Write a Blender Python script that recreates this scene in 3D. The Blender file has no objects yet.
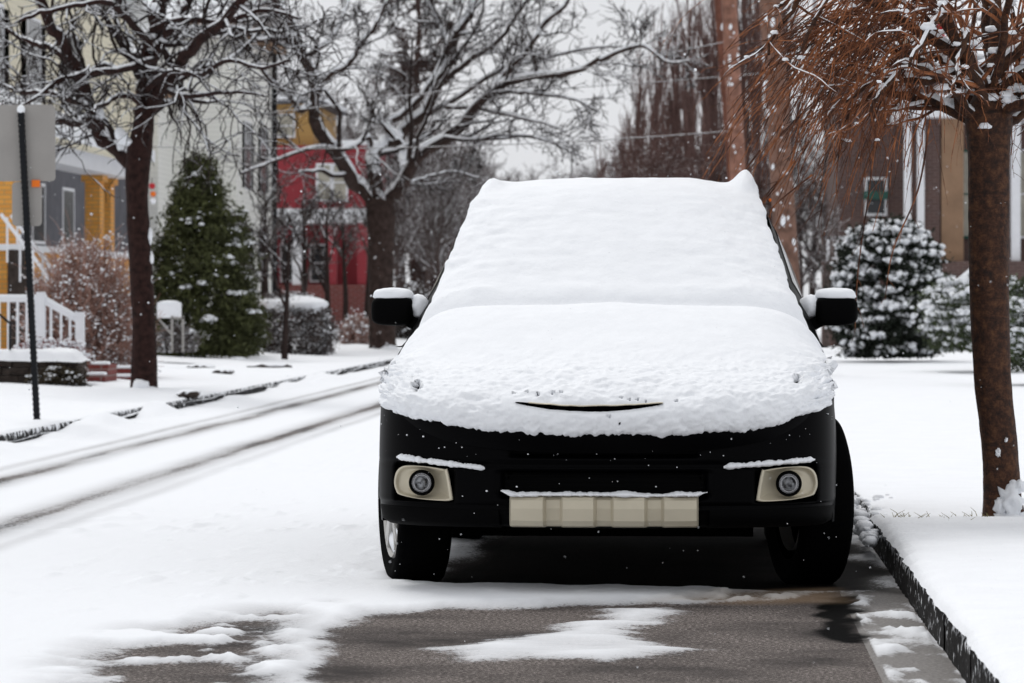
import bpy, math, random
import numpy as np
from mathutils import Vector
rng = np.random.default_rng(7)
random.seed(7)
sc = bpy.context.scene
COL = sc.collection
W_, H_ = 1024, 683
F = 3715.0            # focal length in pixels
CAMZ = 1.12
YAW = math.atan((700-512)/F)      # street's vanishing point lies right of centre
PITCH = math.atan((341.5-300)/F)

# ------------------------------------------------------------------ camera
cam_d = bpy.data.cameras.new('camera'); cam = bpy.data.objects.new('camera', cam_d); COL.objects.link(cam)
cam.location = (0, 0, CAMZ); cam.rotation_euler = (math.pi/2-PITCH, 0, YAW)
cam_d.sensor_width = 36; cam_d.lens = 36*F/W_; cam_d.clip_start = .5; cam_d.clip_end = 3000
cam_d.dof.use_dof = True; cam_d.dof.focus_distance = 14.0; cam_d.dof.aperture_fstop = 9.0
sc.camera = cam
_R = cam.rotation_euler.to_matrix()
def at(px, py, Y):
    d = _R @ Vector(((px-512)/F, -(py-341.5)/F, -1.0))
    k = Y/d.y
    return np.array((d.x*k, Y, CAMZ+d.z*k))
def ground(px, py, z=0.0):
    d = _R @ Vector(((px-512)/F, -(py-341.5)/F, -1.0))
    k = (z-CAMZ)/d.z
    return np.array((d.x*k, d.y*k, z))

# ------------------------------------------------------------------ noise
def _hash(ix, iy, seed):
    h = (ix.astype(np.int64)*374761393 + iy.astype(np.int64)*668265263 + seed*974634777) & 0xffffffff
    h = ((h ^ (h >> 13))*1274126177) & 0xffffffff
    return ((h ^ (h >> 16)) & 0xffff)/65535.0
def vnoise(x, y, seed=0):
    x = np.asarray(x, float); y = np.asarray(y, float)
    x, y = np.broadcast_arrays(x, y)
    ix = np.floor(x); iy = np.floor(y); fx = x-ix; fy = y-iy
    fx = fx*fx*(3-2*fx); fy = fy*fy*(3-2*fy)
    a = _hash(ix, iy, seed); b = _hash(ix+1, iy, seed); c = _hash(ix, iy+1, seed); d = _hash(ix+1, iy+1, seed)
    return (a*(1-fx)+b*fx)*(1-fy)+(c*(1-fx)+d*fx)*fy
def fbm(x, y, seed=0, o=4):
    s = 0; a = .5; t = 0
    for i in range(o):
        s = s + a*vnoise(x*2**i, y*2**i, seed+i*17); t += a; a *= .5
    return s/t*2-1
def sstep(a, b, x):
    t = np.clip((x-a)/(b-a), 0, 1); return t*t*(3-2*t)

# ------------------------------------------------------------------ materials
def nt(name):
    m = bpy.data.materials.new(name); m.use_nodes = True
    t = m.node_tree; b = t.nodes['Principled BSDF']
    return m, t, b
def node(t, typ, **k):
    n = t.nodes.new(typ)
    for a, v in k.items(): setattr(n, a, v)
    return n
def tc(t): return node(t, 'ShaderNodeTexCoord').outputs['Object']
def noise_n(t, scale, detail=4, rough=.55, vec=None):
    n = node(t, 'ShaderNodeTexNoise'); n.inputs['Scale'].default_value = scale
    n.inputs['Detail'].default_value = detail; n.inputs['Roughness'].default_value = rough
    t.links.new(vec if vec is not None else tc(t), n.inputs['Vector'])
    return n.outputs['Fac']
def ramp(t, fac, stops):
    r = node(t, 'ShaderNodeValToRGB'); e = r.color_ramp.elements
    e[0].position, e[0].color = stops[0][0], (*stops[0][1], 1)
    e[1].position, e[1].color = stops[-1][0], (*stops[-1][1], 1)
    for p, c in stops[1:-1]:
        q = e.new(p); q.color = (*c, 1)
    t.links.new(fac, r.inputs['Fac']); return r.outputs['Color']
def bump(t, b, h, strength=.3, dist=.02):
    n = node(t, 'ShaderNodeBump'); n.inputs['Strength'].default_value = strength; n.inputs['Distance'].default_value = dist
    t.links.new(h, n.inputs['Height']); t.links.new(n.outputs['Normal'], b.inputs['Normal'])
def math_n(t, op, a, b=None, clamp=False):
    n = node(t, 'ShaderNodeMath', operation=op); n.use_clamp = clamp
    for i, v in enumerate((a, b)):
        if v is None: continue
        if isinstance(v, (int, float)): n.inputs[i].default_value = v
        else: t.links.new(v, n.inputs[i])
    return n.outputs[0]
def mixc(t, f, a, b):
    n = node(t, 'ShaderNodeMix', data_type='RGBA')
    t.links.new(f, n.inputs[0])
    for v, i in ((a, 6), (b, 7)):
        if isinstance(v, tuple): n.inputs[i].default_value = (*v, 1)
        else: t.links.new(v, n.inputs[i])
    return n.outputs[2]
SNOW = (.86, .88, .915)
def mat_plain(name, c, rough=.6, var=.25, scale=6, metal=0, spec=.3, bs=.15, bd=.01):
    m, t, b = nt(name)
    f = noise_n(t, scale)
    lo = tuple(x*(1-var) for x in c); hi = tuple(min(1, x*(1+var)) for x in c)
    t.links.new(ramp(t, f, [(.3, lo), (.7, hi)]), b.inputs['Base Color'])
    b.inputs['Roughness'].default_value = rough; b.inputs['Metallic'].default_value = metal
    b.inputs['Specular IOR Level'].default_value = spec
    if bs: bump(t, b, noise_n(t, scale*5), bs, bd)
    return m
def mat_snow(name, fine=60, strength=.35, dist=.01, coarse=9, cs=.02):
    m, t, b = nt(name)
    a = noise_n(t, coarse, 5); c = noise_n(t, fine, 3, .6)
    h = math_n(t, 'ADD', math_n(t, 'MULTIPLY', a, cs/dist), math_n(t, 'MULTIPLY', c, .5))
    t.links.new(ramp(t, a, [(.3, tuple(x*.96 for x in SNOW)), (.7, SNOW)]), b.inputs['Base Color'])
    b.inputs['Roughness'].default_value = .75; b.inputs['Specular IOR Level'].default_value = .15
    bump(t, b, h, strength, dist)
    return m
def mat_snowtop(name, c, thr=.45, var=.35, scale=20, rough=.85, amount=.6, nscale=8):
    """dark surface with real snow lying where it faces up"""
    m, t, b = nt(name)
    f = noise_n(t, scale)
    base = ramp(t, f, [(.3, tuple(x*(1-var) for x in c)), (.72, tuple(x*(1+var) for x in c))])
    g = node(t, 'ShaderNodeNewGeometry'); s = node(t, 'ShaderNodeSeparateXYZ'); t.links.new(g.outputs['Normal'], s.inputs[0])
    n2 = noise_n(t, nscale, 3)
    v = math_n(t, 'ADD', s.outputs['Z'], math_n(t, 'MULTIPLY', math_n(t, 'SUBTRACT', n2, .5), amount*2))
    k = math_n(t, 'MULTIPLY', math_n(t, 'SUBTRACT', v, thr), 6, True)
    t.links.new(mixc(t, k, base, SNOW), b.inputs['Base Color'])
    b.inputs['Roughness'].default_value = rough; b.inputs['Specular IOR Level'].default_value = .15
    bump(t, b, noise_n(t, scale*3), .5, .01)
    return m
def mat_brick(name, c1, c2, mortar, scale=1.0):
    m, t, b = nt(name)
    tcn = node(t, 'ShaderNodeTexCoord'); sp = node(t, 'ShaderNodeSeparateXYZ'); t.links.new(tcn.outputs['Object'], sp.inputs[0])
    cb = node(t, 'ShaderNodeCombineXYZ')
    t.links.new(math_n(t, 'ADD', sp.outputs['X'], sp.outputs['Y']), cb.inputs[0]); t.links.new(sp.outputs['Z'], cb.inputs[1])
    br = node(t, 'ShaderNodeTexBrick'); t.links.new(cb.outputs[0], br.inputs['Vector'])
    br.inputs['Scale'].default_value = scale; br.inputs['Brick Width'].default_value = .22; br.inputs['Row Height'].default_value = .075
    br.inputs['Mortar Size'].default_value = .008
    br.inputs['Color1'].default_value = (*c1, 1); br.inputs['Color2'].default_value = (*c2, 1); br.inputs['Mortar'].default_value = (*mortar, 1)
    t.links.new(br.outputs['Color'], b.inputs['Base Color']); b.inputs['Roughness'].default_value = .9
    bump(t, b, br.outputs['Fac'], -.3, .01)
    return m
def mat_siding(name, c, pitch=.12):
    m, t, b = nt(name)
    tcn = node(t, 'ShaderNodeTexCoord'); sp = node(t, 'ShaderNodeSeparateXYZ'); t.links.new(tcn.outputs['Object'], sp.inputs[0])
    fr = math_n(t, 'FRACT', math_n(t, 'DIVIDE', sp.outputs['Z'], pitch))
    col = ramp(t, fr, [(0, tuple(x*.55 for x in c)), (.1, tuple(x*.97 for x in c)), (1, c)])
    t.links.new(col, b.inputs['Base Color']); b.inputs['Roughness'].default_value = .7
    bump(t, b, fr, .4, .02)
    return m
M = {}
M['snow'] = mat_snow('snow')
M['snow_ground'] = mat_snow('snow_ground', 40, .5, .02, 5, .03)
M['snow_car'] = mat_snow('snow_car', 70, .45, .01, 14, .012)
M['bark'] = mat_snowtop('bark', (.026, .012, .010), .66, .6, 16, amount=.5, nscale=14)
M['twig_black'] = mat_snowtop('twig_black', (.020, .013, .012), .72, .3, 10, amount=.8)
M['bark_snowy'] = mat_snowtop('bark_snowy', (.045, .030, .026), .42, .5, 10, amount=1.0, nscale=5)
M['bark_far'] = mat_snowtop('bark_far', (.095, .072, .067), .35, .3, 10, amount=.7)
M['twig_dark'] = mat_snowtop('twig_dark', (.030, .020, .018), .55, .3, 10, amount=.8)
M['poplar'] = mat_snowtop('poplar', (.150, .092, .082), .70, .3, 4, amount=.6)
M['conifer_far'] = mat_snowtop('conifer_far', (.07, .045, .04), .8, .3, 4)
M['twig_bush'] = mat_snowtop('twig_bush', (.34, .20, .16), .5, .4, 6, amount=.9)
M['twig_grey'] = mat_snowtop('twig_grey', (.075, .06, .055), .5, .4, 6, amount=.8)
M['pole_wood'] = mat_plain('pole_wood', (.16, .066, .045), .9, .35, 9, bs=.5)
M['pole_tan'] = mat_plain('pole_tan', (.25, .125, .09), .9, .4, 7, bs=.5)
M['trunk_far'] = mat_plain('trunk_far', (.17, .095, .070), .9, .35, 9, bs=.5)
M['metal_black'] = mat_plain('metal_black', (.006, .007, .009), .6, .3, 30, spec=.2)
M['sign_back'] = mat_plain('sign_back', (.30, .285, .27), .65, .08, 3, spec=.3, bs=0)
M['orange'] = mat_plain('orange', (.75, .16, .01), .5, .05, 5, bs=0)
M['white_paint'] = mat_plain('white_paint', (.78, .79, .82), .6, .04, 6)
M['yellow_brick'] = mat_brick('yellow_brick', (.80, .38, .075), (.70, .31, .06), (.45, .28, .12))
M['brown_brick'] = mat_brick('brown_brick', (.12, .07, .06), (.09, .055, .05), (.16, .12, .11))
M['red_brick'] = mat_brick('red_brick', (.18, .03, .025), (.13, .025, .02), (.2, .15, .14))
M['tan_wall'] = mat_plain('tan_wall', (.30, .19, .12), .8, .2, 2)
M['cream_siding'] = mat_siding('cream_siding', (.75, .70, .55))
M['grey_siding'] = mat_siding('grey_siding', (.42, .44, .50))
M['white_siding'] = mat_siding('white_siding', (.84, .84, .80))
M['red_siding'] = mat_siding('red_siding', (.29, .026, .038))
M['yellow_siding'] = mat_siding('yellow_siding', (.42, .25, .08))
M['dark_window'] = mat_plain('dark_window', (.018, .022, .028), .15, .2, 1, spec=.5, bs=0)
M['pale_window'] = mat_plain('pale_window', (.38, .36, .30), .3, .2, 3, spec=.5, bs=0)
M['porch_dark'] = mat_plain('porch_dark', (.10, .10, .115), .8, .2, 2)
M['roof_grey'] = mat_snowtop('roof_grey', (.10, .10, .11), .25, .2, 4, amount=.2)
M['green_trim'] = mat_plain('green_trim', (.03, .10, .08), .6, .1, 5)
M['red_trim'] = mat_plain('red_trim', (.45, .02, .03), .6, .1, 5)
M['stone_dark'] = mat_snowtop('stone_dark', (.045, .035, .03), .45, .5, 12, amount=.5)
M['kerb'] = mat_snowtop('kerb', (.016, .015, .015), .22, .6, 25, amount=.95, nscale=22)
M['needle'] = mat_plain('needle', (.052, .058, .020), .8, .6, 4, bs=0)
M['needle_dark'] = mat_plain('needle_dark', (.012, .017, .010), .8, .6, 4, bs=0)
M['leaf_hedge'] = mat_plain('leaf_hedge', (.05, .065, .03), .8, .5, 4, bs=0)
M['leaf_ivy'] = mat_plain('leaf_ivy', (.045, .035, .02), .8, .6, 5, bs=0)
M['dead_leaf'] = mat_plain('dead_leaf', (.16, .03, .025), .8, .4, 5, bs=0)
M['grass'] = mat_plain('grass', (.20, .17, .07), .9, .4, 30, bs=0)
# weeping tree bark / twigs
def mat_weepbark():
    m, t, b = nt('weep_bark'); vec = tc(t)
    mp = node(t, 'ShaderNodeMapping'); mp.inputs['Scale'].default_value = (5, 5, 26); t.links.new(vec, mp.inputs[0])
    band = noise_n(t, 1.6, 5, .7, mp.outputs[0]); big = noise_n(t, 24, 7, .8, vec)
    c = ramp(t, big, [(.38, (.016, .009, .007)), (.5, (.050, .021, .012)), (.66, (.12, .054, .025))])
    c2 = mixc(t, math_n(t, 'MULTIPLY', math_n(t, 'SUBTRACT', band, .55), 6, True), c, (.015, .008, .006))
    t.links.new(c2, b.inputs['Base Color']); b.inputs['Roughness'].default_value = .75; b.inputs['Specular IOR Level'].default_value = .25
    bump(t, b, math_n(t, 'ADD', band, math_n(t, 'MULTIPLY', noise_n(t, 60, 4, .6, vec), .5)), .8, .012)
    return m
M['weep_bark'] = mat_weepbark()
def mat_twig():
    m, t, b = nt('weep_twig')
    t.links.new(ramp(t, noise_n(t, 7, 5, .7), [(.35, (.018, .009, .007)), (.47, (.10, .034, .016)), (.60, (.34, .125, .050))]), b.inputs['Base Color'])
    b.inputs['Roughness'].default_value = .6; b.inputs['Specular IOR Level'].default_value = .2
    return m
M['weep_twig'] = mat_twig()
# car
def mat_car(name, c, rough, spec, coat=0):
    m, t, b = nt(name)
    b.inputs['Roughness'].default_value = rough; b.inputs['Specular IOR Level'].default_value = spec
    b.inputs['Coat Weight'].default_value = coat
    f = noise_n(t, 12)
    t.links.new(ramp(t, f, [(.3, tuple(x*.8 for x in c)), (.7, c)]), b.inputs['Base Color'])
    return m
M['paint'] = mat_car('paint', (.0012, .0012, .0016), .38, .035)
M['plastic'] = mat_car('plastic', (.0018, .0018, .0020), .65, .03)
M['void'] = mat_car('void', (.001, .001, .001), .9, .0)
M['rubber'] = mat_car('rubber', (.002, .002, .0022), .85, .02)
M['glass'] = mat_car('glass', (.004, .005, .006), .08, .35)
M['silver'] = mat_plain('silver', (.56, .51, .40), .38, .06, 6, metal=.25, spec=.4, bs=.05)
M['rim'] = mat_plain('rim', (.45, .44, .42), .35, .06, 6, metal=.6, spec=.5, bs=0)
M['chrome'] = mat_plain('chrome', (.55, .55, .56), .15, .05, 6, metal=1, bs=0)
def mat_lens():
    m, t, b = nt('lens')
    b.inputs['Base Color'].default_value = (.03, .035, .04, 1); b.inputs['Roughness'].default_value = .05
    b.inputs['Specular IOR Level'].default_value = .6
    t.links.new(ramp(t, noise_n(t, 50, 2), [(.4, (.015, .015, .018)), (.62, (.25, .26, .28))]), b.inputs['Base Color'])
    return m
M['lens'] = mat_lens()

# ------------------------------------------------------------------ mesh builder
ORG = {}
class MB:
    def __init__(s): s.v = []; s.q = []; s.t = []; s.n = 0
    def add(s, v, q=None, t=None):
        v = np.asarray(v, float).reshape(-1, 3); s.v.append(v)
        if q is not None and len(q): s.q.append(np.asarray(q, np.int64).reshape(-1, 4)+s.n)
        if t is not None and len(t): s.t.append(np.asarray(t, np.int64).reshape(-1, 3)+s.n)
        s.n += len(v); return s
    def grid(s, P, mask=None, flip=False):
        a, b = P.shape[:2]; i = np.arange(a*b).reshape(a, b)
        q = np.stack([i[:-1, :-1], i[:-1, 1:], i[1:, 1:], i[1:, :-1]], -1)
        if flip: q = q[..., ::-1]
        q = q[mask] if mask is not None else q.reshape(-1, 4)
        return s.add(P.reshape(-1, 3), q)
    def box(s, x0, x1, y0, y1, z0, z1):
        x0, x1 = min(x0, x1), max(x0, x1); y0, y1 = min(y0, y1), max(y0, y1); z0, z1 = min(z0, z1), max(z0, z1)
        v = [(x, y, z) for z in (z0, z1) for y in (y0, y1) for x in (x0, x1)]
        return s.add(v, [(0, 2, 3, 1), (4, 5, 7, 6), (0, 1, 5, 4), (2, 6, 7, 3), (0, 4, 6, 2), (1, 3, 7, 5)])
    def bar(s, a, b, w, h=None):
        """square bar between two points"""
        h = h or w; a = np.array(a, float); b = np.array(b, float); d = b-a; d /= np.linalg.norm(d)
        u = np.cross(d, (0, 0, 1)); 
        if np.linalg.norm(u) < 1e-3: u = np.array((1., 0, 0))
        u /= np.linalg.norm(u); w2 = np.cross(u, d)
        v = [p+u*i*w/2+w2*j*h/2 for p in (a, b) for i, j in ((-1, -1), (1, -1), (1, 1), (-1, 1))]
        return s.add(v, [(0, 1, 5, 4), (1, 2, 6, 5), (2, 3, 7, 6), (3, 0, 4, 7), (3, 2, 1, 0), (4, 5, 6, 7)])
    def tubes(s, P, R, sides=5, cap=False):
        """P [B,n,3], R [B,n]"""
        P = np.asarray(P, float); R = np.asarray(R, float)
        if P.ndim == 2: P = P[None]; R = R[None]
        B, n = P.shape[:2]
        T = np.gradient(P, axis=1); T /= np.linalg.norm(T, axis=2, keepdims=True)+1e-9
        main = P[:, -1]-P[:, 0]; ref = np.where((np.abs(main[:, 2:3]) > .8*np.linalg.norm(main, axis=1, keepdims=True)), np.array([[1., .1, 0]]), np.array([[0, .05, 1.]]))
        U = np.cross(T, np.broadcast_to(ref[:, None], T.shape)); U /= np.linalg.norm(U, axis=2, keepdims=True)+1e-9
        V = np.cross(U, T)
        a = np.arange(sides)/sides*2*np.pi+.3
        ring = P[:, :, None]+R[:, :, None, None]*(np.cos(a)[None, None, :, None]*U[:, :, None]+np.sin(a)[None, None, :, None]*V[:, :, None])
        idx = np.arange(B*n*sides).reshape(B, n, sides); nx = np.roll(idx, -1, 2)
        q = np.stack([idx[:, :-1], idx[:, 1:], nx[:, 1:], nx[:, :-1]], -1)
        s.add(ring, q)
        return s
    def inst(s, bv, bt, C, S, rot=True, seed=0):
        """copies of a base triangle mesh at centres C with per-axis scales S"""
        r = np.random.default_rng(seed); n = len(C)
        v = np.broadcast_to(bv, (n, *bv.shape)).copy()
        a = r.uniform(0, 2*np.pi, n) if rot else np.zeros(n)
        v *= np.asarray(S)[:, None, :]
        c, sn = np.cos(a)[:, None], np.sin(a)[:, None]
        x = v[..., 0]*c-v[..., 1]*sn; y = v[..., 0]*sn+v[..., 1]*c
        v[..., 0] = x; v[..., 1] = y
        v += np.asarray(C)[:, None, :]
        off = (np.arange(n)*len(bv))[:, None, None]
        return s.add(v, t=(bt[None]+off))
    def build(s, name, mat, parent=None, smooth=False, origin=None, attrs=None):
        v = np.concatenate(s.v) if s.v else np.zeros((0, 3))
        if parent is not None: o0 = ORG[parent.name]
        else: o0 = np.array(origin if origin is not None else (0., 0, 0), float)
        v = v-o0
        q = np.concatenate(s.q) if s.q else np.zeros((0, 4), int); t = np.concatenate(s.t) if s.t else np.zeros((0, 3), int)
        me = bpy.data.meshes.new(name); me.vertices.add(len(v)); me.vertices.foreach_set('co', v.ravel())
        nl = q.size+t.size; me.loops.add(nl); me.loops.foreach_set('vertex_index', np.concatenate([q.ravel(), t.ravel()]).astype(np.int32))
        me.polygons.add(len(q)+len(t))
        tot = np.concatenate([np.full(len(q), 4), np.full(len(t), 3)]); st = np.concatenate([[0], np.cumsum(tot)[:-1]]) if len(tot) else tot
        me.polygons.foreach_set('loop_start', st.astype(np.int32))
        me.polygons.foreach_set('loop_total', tot.astype(np.int32))
        me.polygons.foreach_set('use_smooth', np.full(len(tot), smooth))
        me.update(calc_edges=True); me.validate()
        if attrs:
            for k, a in attrs.items():
                at_ = me.attributes.new(k, 'FLOAT', 'POINT'); at_.data.foreach_set('value', np.asarray(a, np.float32).ravel())
        me.materials.append(M[mat] if isinstance(mat, str) else mat)
        o = bpy.data.objects.new(name, me); COL.objects.link(o)
        if parent is not None: o.parent = parent; ORG[o.name] = o0
        else: o.location = o0; ORG[o.name] = o0
        return o
def thing(name, label, cat, loc, group=None):
    o = bpy.data.objects.new(name, None); COL.objects.link(o); o.location = tuple(loc); ORG[o.name] = np.array(loc, float)
    o.empty_display_size = .2
    o['label'] = label; o['category'] = cat
    if group: o['group'] = group
    return o
def tag(o, label, cat, group=None, kind=None):
    if label: o['label'] = label
    if cat: o['category'] = cat
    if group: o['group'] = group
    if kind: o['kind'] = kind
    return o
def dup(root, loc, rz=0, scale=None, label=None, group=None):
    r = root.copy(); COL.objects.link(r); r.location = tuple(loc); r.rotation_euler = (0, 0, rz)
    if scale: r.scale = scale
    if label: r['label'] = label
    if group: r['group'] = group
    for ch in list(root.children):
        c = ch.copy(); COL.objects.link(c); c.parent = r
        for g in ch.children:
            d = g.copy(); COL.objects.link(d); d.parent = c
    return r
def ico(sub=1):
    import bmesh
    b = bmesh.new(); bmesh.ops.create_icosphere(b, subdivisions=sub, radius=1)
    v = np.array([x.co[:] for x in b.verts]); t = np.array([[w.index for w in f.verts] for f in b.faces]); b.free(); return v, t
ICO1, ICO2, ICO3 = ico(1), ico(2), ico(3)
def lumpy(base, amt, seed):
    v, t = base; r = np.random.default_rng(seed)
    return v*(1+amt*(r.random((len(v), 1))-.5)*2), t
def catmull(K, n):
    """K [m,c] keys -> n samples"""
    K = np.asarray(K, float); m = len(K); u = np.linspace(0, m-1-1e-9, n); i = u.astype(int); f = (u-i)[:, None]
    g = lambda j: K[np.clip(j, 0, m-1)]
    p0, p1, p2, p3 = g(i-1), g(i), g(i+1), g(i+2)
    return .5*((2*p1)+(-p0+p2)*f+(2*p0-5*p1+4*p2-p3)*f*f+(-p0+3*p1-3*p2+p3)*f**3)

# ================================================================== SETTING
KR, KL = .77, -5.15       # faces of the right and left kerbs
def snowfield_mat():
    m, t, b = nt('snow_field'); return M['snow_ground']
# --- far ground sheet
g = MB(); xs = np.linspace(-300, 300, 41); ys = np.linspace(-40, 700, 60)
X, Y = np.meshgrid(xs, ys); g.grid(np.stack([X, Y, np.full_like(X, -.08)], -1))
tag(g.build('ground', 'snow_ground'), 'flat snow covered ground', None, kind='structure')

# --- road: asphalt with a real snow layer (coverage attribute + relief)
def perspective_rows(y0, y1, k0, p=2.0):
    ys = [y0]
    while ys[-1] < y1: ys.append(ys[-1]+k0*(ys[-1]/11.)**p)
    return np.array(ys)
def poly_sd(X, Y, poly):
    poly = np.array([p[:2] for p in poly]); n = len(poly); d = np.full(X.shape, 1e9); ins = np.zeros(X.shape, bool)
    for i in range(n):
        a = poly[i]; b = poly[(i+1) % n]; e = b-a
        wx = X-a[0]; wy = Y-a[1]; k = np.clip((wx*e[0]+wy*e[1])/(e@e), 0, 1)
        d = np.minimum(d, np.hypot(wx-k*e[0], wy-k*e[1]))
        c = ((a[1] <= Y) != (b[1] <= Y)) & (X < (b[0]-a[0])*(Y-a[1])/((b[1]-a[1]) if b[1] != a[1] else 1e-9)+a[0]); ins ^= c
    return np.where(ins, d, -d)
xs = np.concatenate([np.arange(KL, -2.6, .03), np.arange(-2.6, KR+.012, .011)]); xs[-1] = KR+.01
ys = np.concatenate([np.linspace(-30, 9.4, 12), perspective_rows(9.5, 260, .026)])
X, Y = np.meshgrid(xs, ys)
def gp(*pts): return [ground(*p) for p in pts]
bare = gp((300, 700), (296, 660), (312, 632), (372, 614), (500, 608), (640, 603), (760, 600), (830, 590), (872, 583), (905, 598), (1010, 700))
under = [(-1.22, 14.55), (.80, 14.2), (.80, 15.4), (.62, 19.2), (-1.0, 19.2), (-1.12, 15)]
patch = gp((440, 652), (530, 636), (600, 620), (610, 611), (668, 609), (668, 620), (628, 629), (640, 641), (705, 652), (600, 661), (530, 657), (470, 664))
slush = gp((20, 664), (110, 632), (240, 610), (340, 606), (330, 720), (30, 720))
nz = fbm(X*3.2, Y*1.3, 3, 5); nf = fbm(X*14, Y*6, 9, 3)
sd_b = poly_sd(X, Y, bare)+.16*nz+.05*nf
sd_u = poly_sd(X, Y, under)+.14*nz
sd_p = poly_sd(X, Y, patch)+.12*fbm(X*2.2, Y*9, 31, 5)+.05*nf
sd_s = poly_sd(X, Y, slush)
cov = np.ones_like(X)
cov = np.minimum(cov, 1-sstep(-.12, .20, sd_b))
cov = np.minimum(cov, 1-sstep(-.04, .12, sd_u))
cov = np.maximum(cov, (.74+.22*fbm(X*3, Y*8, 33, 4))*sstep(-.18, .14, sd_p))
sl = sstep(-.10, .35, sd_s)*sstep(-.36, .20, fbm(X*3.2, Y*3.4, 51, 6)+.05+.25*nf)
cov = np.minimum(cov, 1-.80*sl)
cov0 = cov.copy()
# tyre tracks worn into the far lane
nn = fbm(X*2, Y*.15, 77, 4)
for xc, hw, k in ((-4.22, .15, .68), (-4.50, .07, .45), (-3.36, .16, .64), (-3.10, .07, .30)):
    xw = xc+.05*fbm(Y*.05, Y*0, 5, 2)
    tr = np.exp(-((X-xw)/hw)**2)*(k*(.95+.35*nn+.3*fbm(X*12, Y*.5, 78, 3)))*sstep(8, 20, Y)
    cov = np.minimum(cov, 1-tr)
# slush by the kerb
trk = cov0-cov
gut = sstep(KR-.26, KR-.18, X)*(Y < 14.6)
cov = np.where(gut > .5, np.clip(.40+1.15*fbm(X*7, Y*3.2, 91, 5)+.35*nf+.6*sstep(KR-.10, KR, X)*0, 0, .9)*sstep(9.5, 10.2, Y), cov)
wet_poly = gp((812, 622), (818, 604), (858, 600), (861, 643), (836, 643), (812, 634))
wet_and_shade = sstep(-.02, .05, poly_sd(X, Y, wet_poly)+.07*fbm(X*9, Y*5, 13, 3))
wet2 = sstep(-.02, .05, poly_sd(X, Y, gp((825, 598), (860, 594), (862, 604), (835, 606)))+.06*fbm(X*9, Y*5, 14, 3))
wet_and_shade = np.maximum(wet_and_shade, wet2); wet_and_shade = np.maximum(wet_and_shade, .92*sstep(-.15, .15, sd_u)); cov = np.minimum(cov, 1-wet_and_shade)  # puddles, plus the shade under the car painted in near black
stain = sstep(-.12, .12, poly_sd(X, Y, gp((650, 604), (700, 594), (830, 588), (840, 602), (760, 604)))+.1*nz)
cov = np.minimum(cov, 1-.62*stain*sstep(-.5, .3, nf))
lump = np.maximum(0, fbm(X*7, Y*5, 21, 4)-.22)*.045*sstep(-.15, .35, fbm(X*.8, Y*.5, 29, 3))*sstep(-3.6, -2.9, X)*sstep(-.9, -1.5, X)*sstep(12.0, 13.5, Y)*(1-sstep(26, 34, Y))
crust = .006*fbm(X*2.0, Y*1.2, 22, 4)+.007*np.maximum(0, fbm(X*9, Y*6, 24, 3)-.1)
bank = .150*sstep(KL+.60, KL+.03, X)*np.clip(.08+1.6*fbm(X*1.5, Y*.55, 8, 4), .1, 1.1)          # ploughed snow along the far kerb
Z = np.clip(cov+trk*1.0, 0, 1)**2.0*(.028+crust+lump)+np.maximum(bank, 0)*cov
Z = np.where(X > KR-.01, 0, Z)
rd = MB().grid(np.stack([X, Y, Z], -1))
def mat_road():
    m, t, b = nt('road_surface')
    vec = tc(t)
    a = node(t, 'ShaderNodeAttribute', attribute_name='cov'); w = node(t, 'ShaderNodeAttribute', attribute_name='wet_and_shade'); st = node(t, 'ShaderNodeAttribute', attribute_name='stain')
    sp = node(t, 'ShaderNodeSeparateXYZ'); t.links.new(vec, sp.inputs[0])
    grain = noise_n(t, 70, 5, .85, vec); big = noise_n(t, 3, 4, .6, vec)
    asp = ramp(t, grain, [(.36, (.020, .016, .015)), (.5, (.105, .088, .080)), (.62, (.46, .41, .39))])
    asp = mixc(t, math_n(t, 'MULTIPLY', big, .45), asp, (.034, .028, .026))
    pat = noise_n(t, 1.1, 5, .65, vec)
    asp = mixc(t, math_n(t, 'MULTIPLY', math_n(t, 'SUBTRACT', pat, .47), 5, True), asp, mixc(t, math_n(t, 'MULTIPLY', grain, .45), (.016, .014, .014), (.09, .075, .07)))
    conc = ramp(t, grain, [(.3, (.16, .15, .145)), (.7, (.34, .33, .32))])
    isc = math_n(t, 'MULTIPLY', math_n(t, 'GREATER_THAN', sp.outputs['X'], KR-.235), .8)
    asp = mixc(t, isc, asp, conc)
    asp = mixc(t, w.outputs['Fac'], asp, (.003, .003, .003))  # black for the puddles and the painted under-car shade
    asp = mixc(t, math_n(t, 'MULTIPLY', st.outputs['Fac'], .6), asp, (.36, .25, .16))
    n2 = noise_n(t, 55, 6, .8, vec)
    edge = math_n(t, 'ADD', a.outputs['Fac'], math_n(t, 'MULTIPLY', math_n(t, 'SUBTRACT', n2, .5), 1.25))
    k = math_n(t, 'MULTIPLY', math_n(t, 'SUBTRACT', edge, .30), 3.2, True)
    k = math_n(t, 'MULTIPLY', k, math_n(t, 'MULTIPLY', a.outputs['Fac'], 2.0, True))
    k = math_n(t, 'MINIMUM', k, math_n(t, 'ADD', math_n(t, 'MULTIPLY', a.outputs['Fac'], .9), .12), True)
    sn = mixc(t, math_n(t, 'MULTIPLY', st.outputs['Fac'], .3), SNOW, (.75, .60, .42))
    t.links.new(mixc(t, k, asp, sn), b.inputs['Base Color'])
    b.inputs['Specular IOR Level'].default_value = .12
    b.inputs['Roughness'].default_value = .85
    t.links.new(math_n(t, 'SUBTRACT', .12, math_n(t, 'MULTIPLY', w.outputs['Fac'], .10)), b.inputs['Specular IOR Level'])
    bump(t, b, math_n(t, 'ADD', grain, math_n(t, 'MULTIPLY', noise_n(t, 16, 5, .6, vec), 1.5)), .4, .012)
    return m
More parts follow.
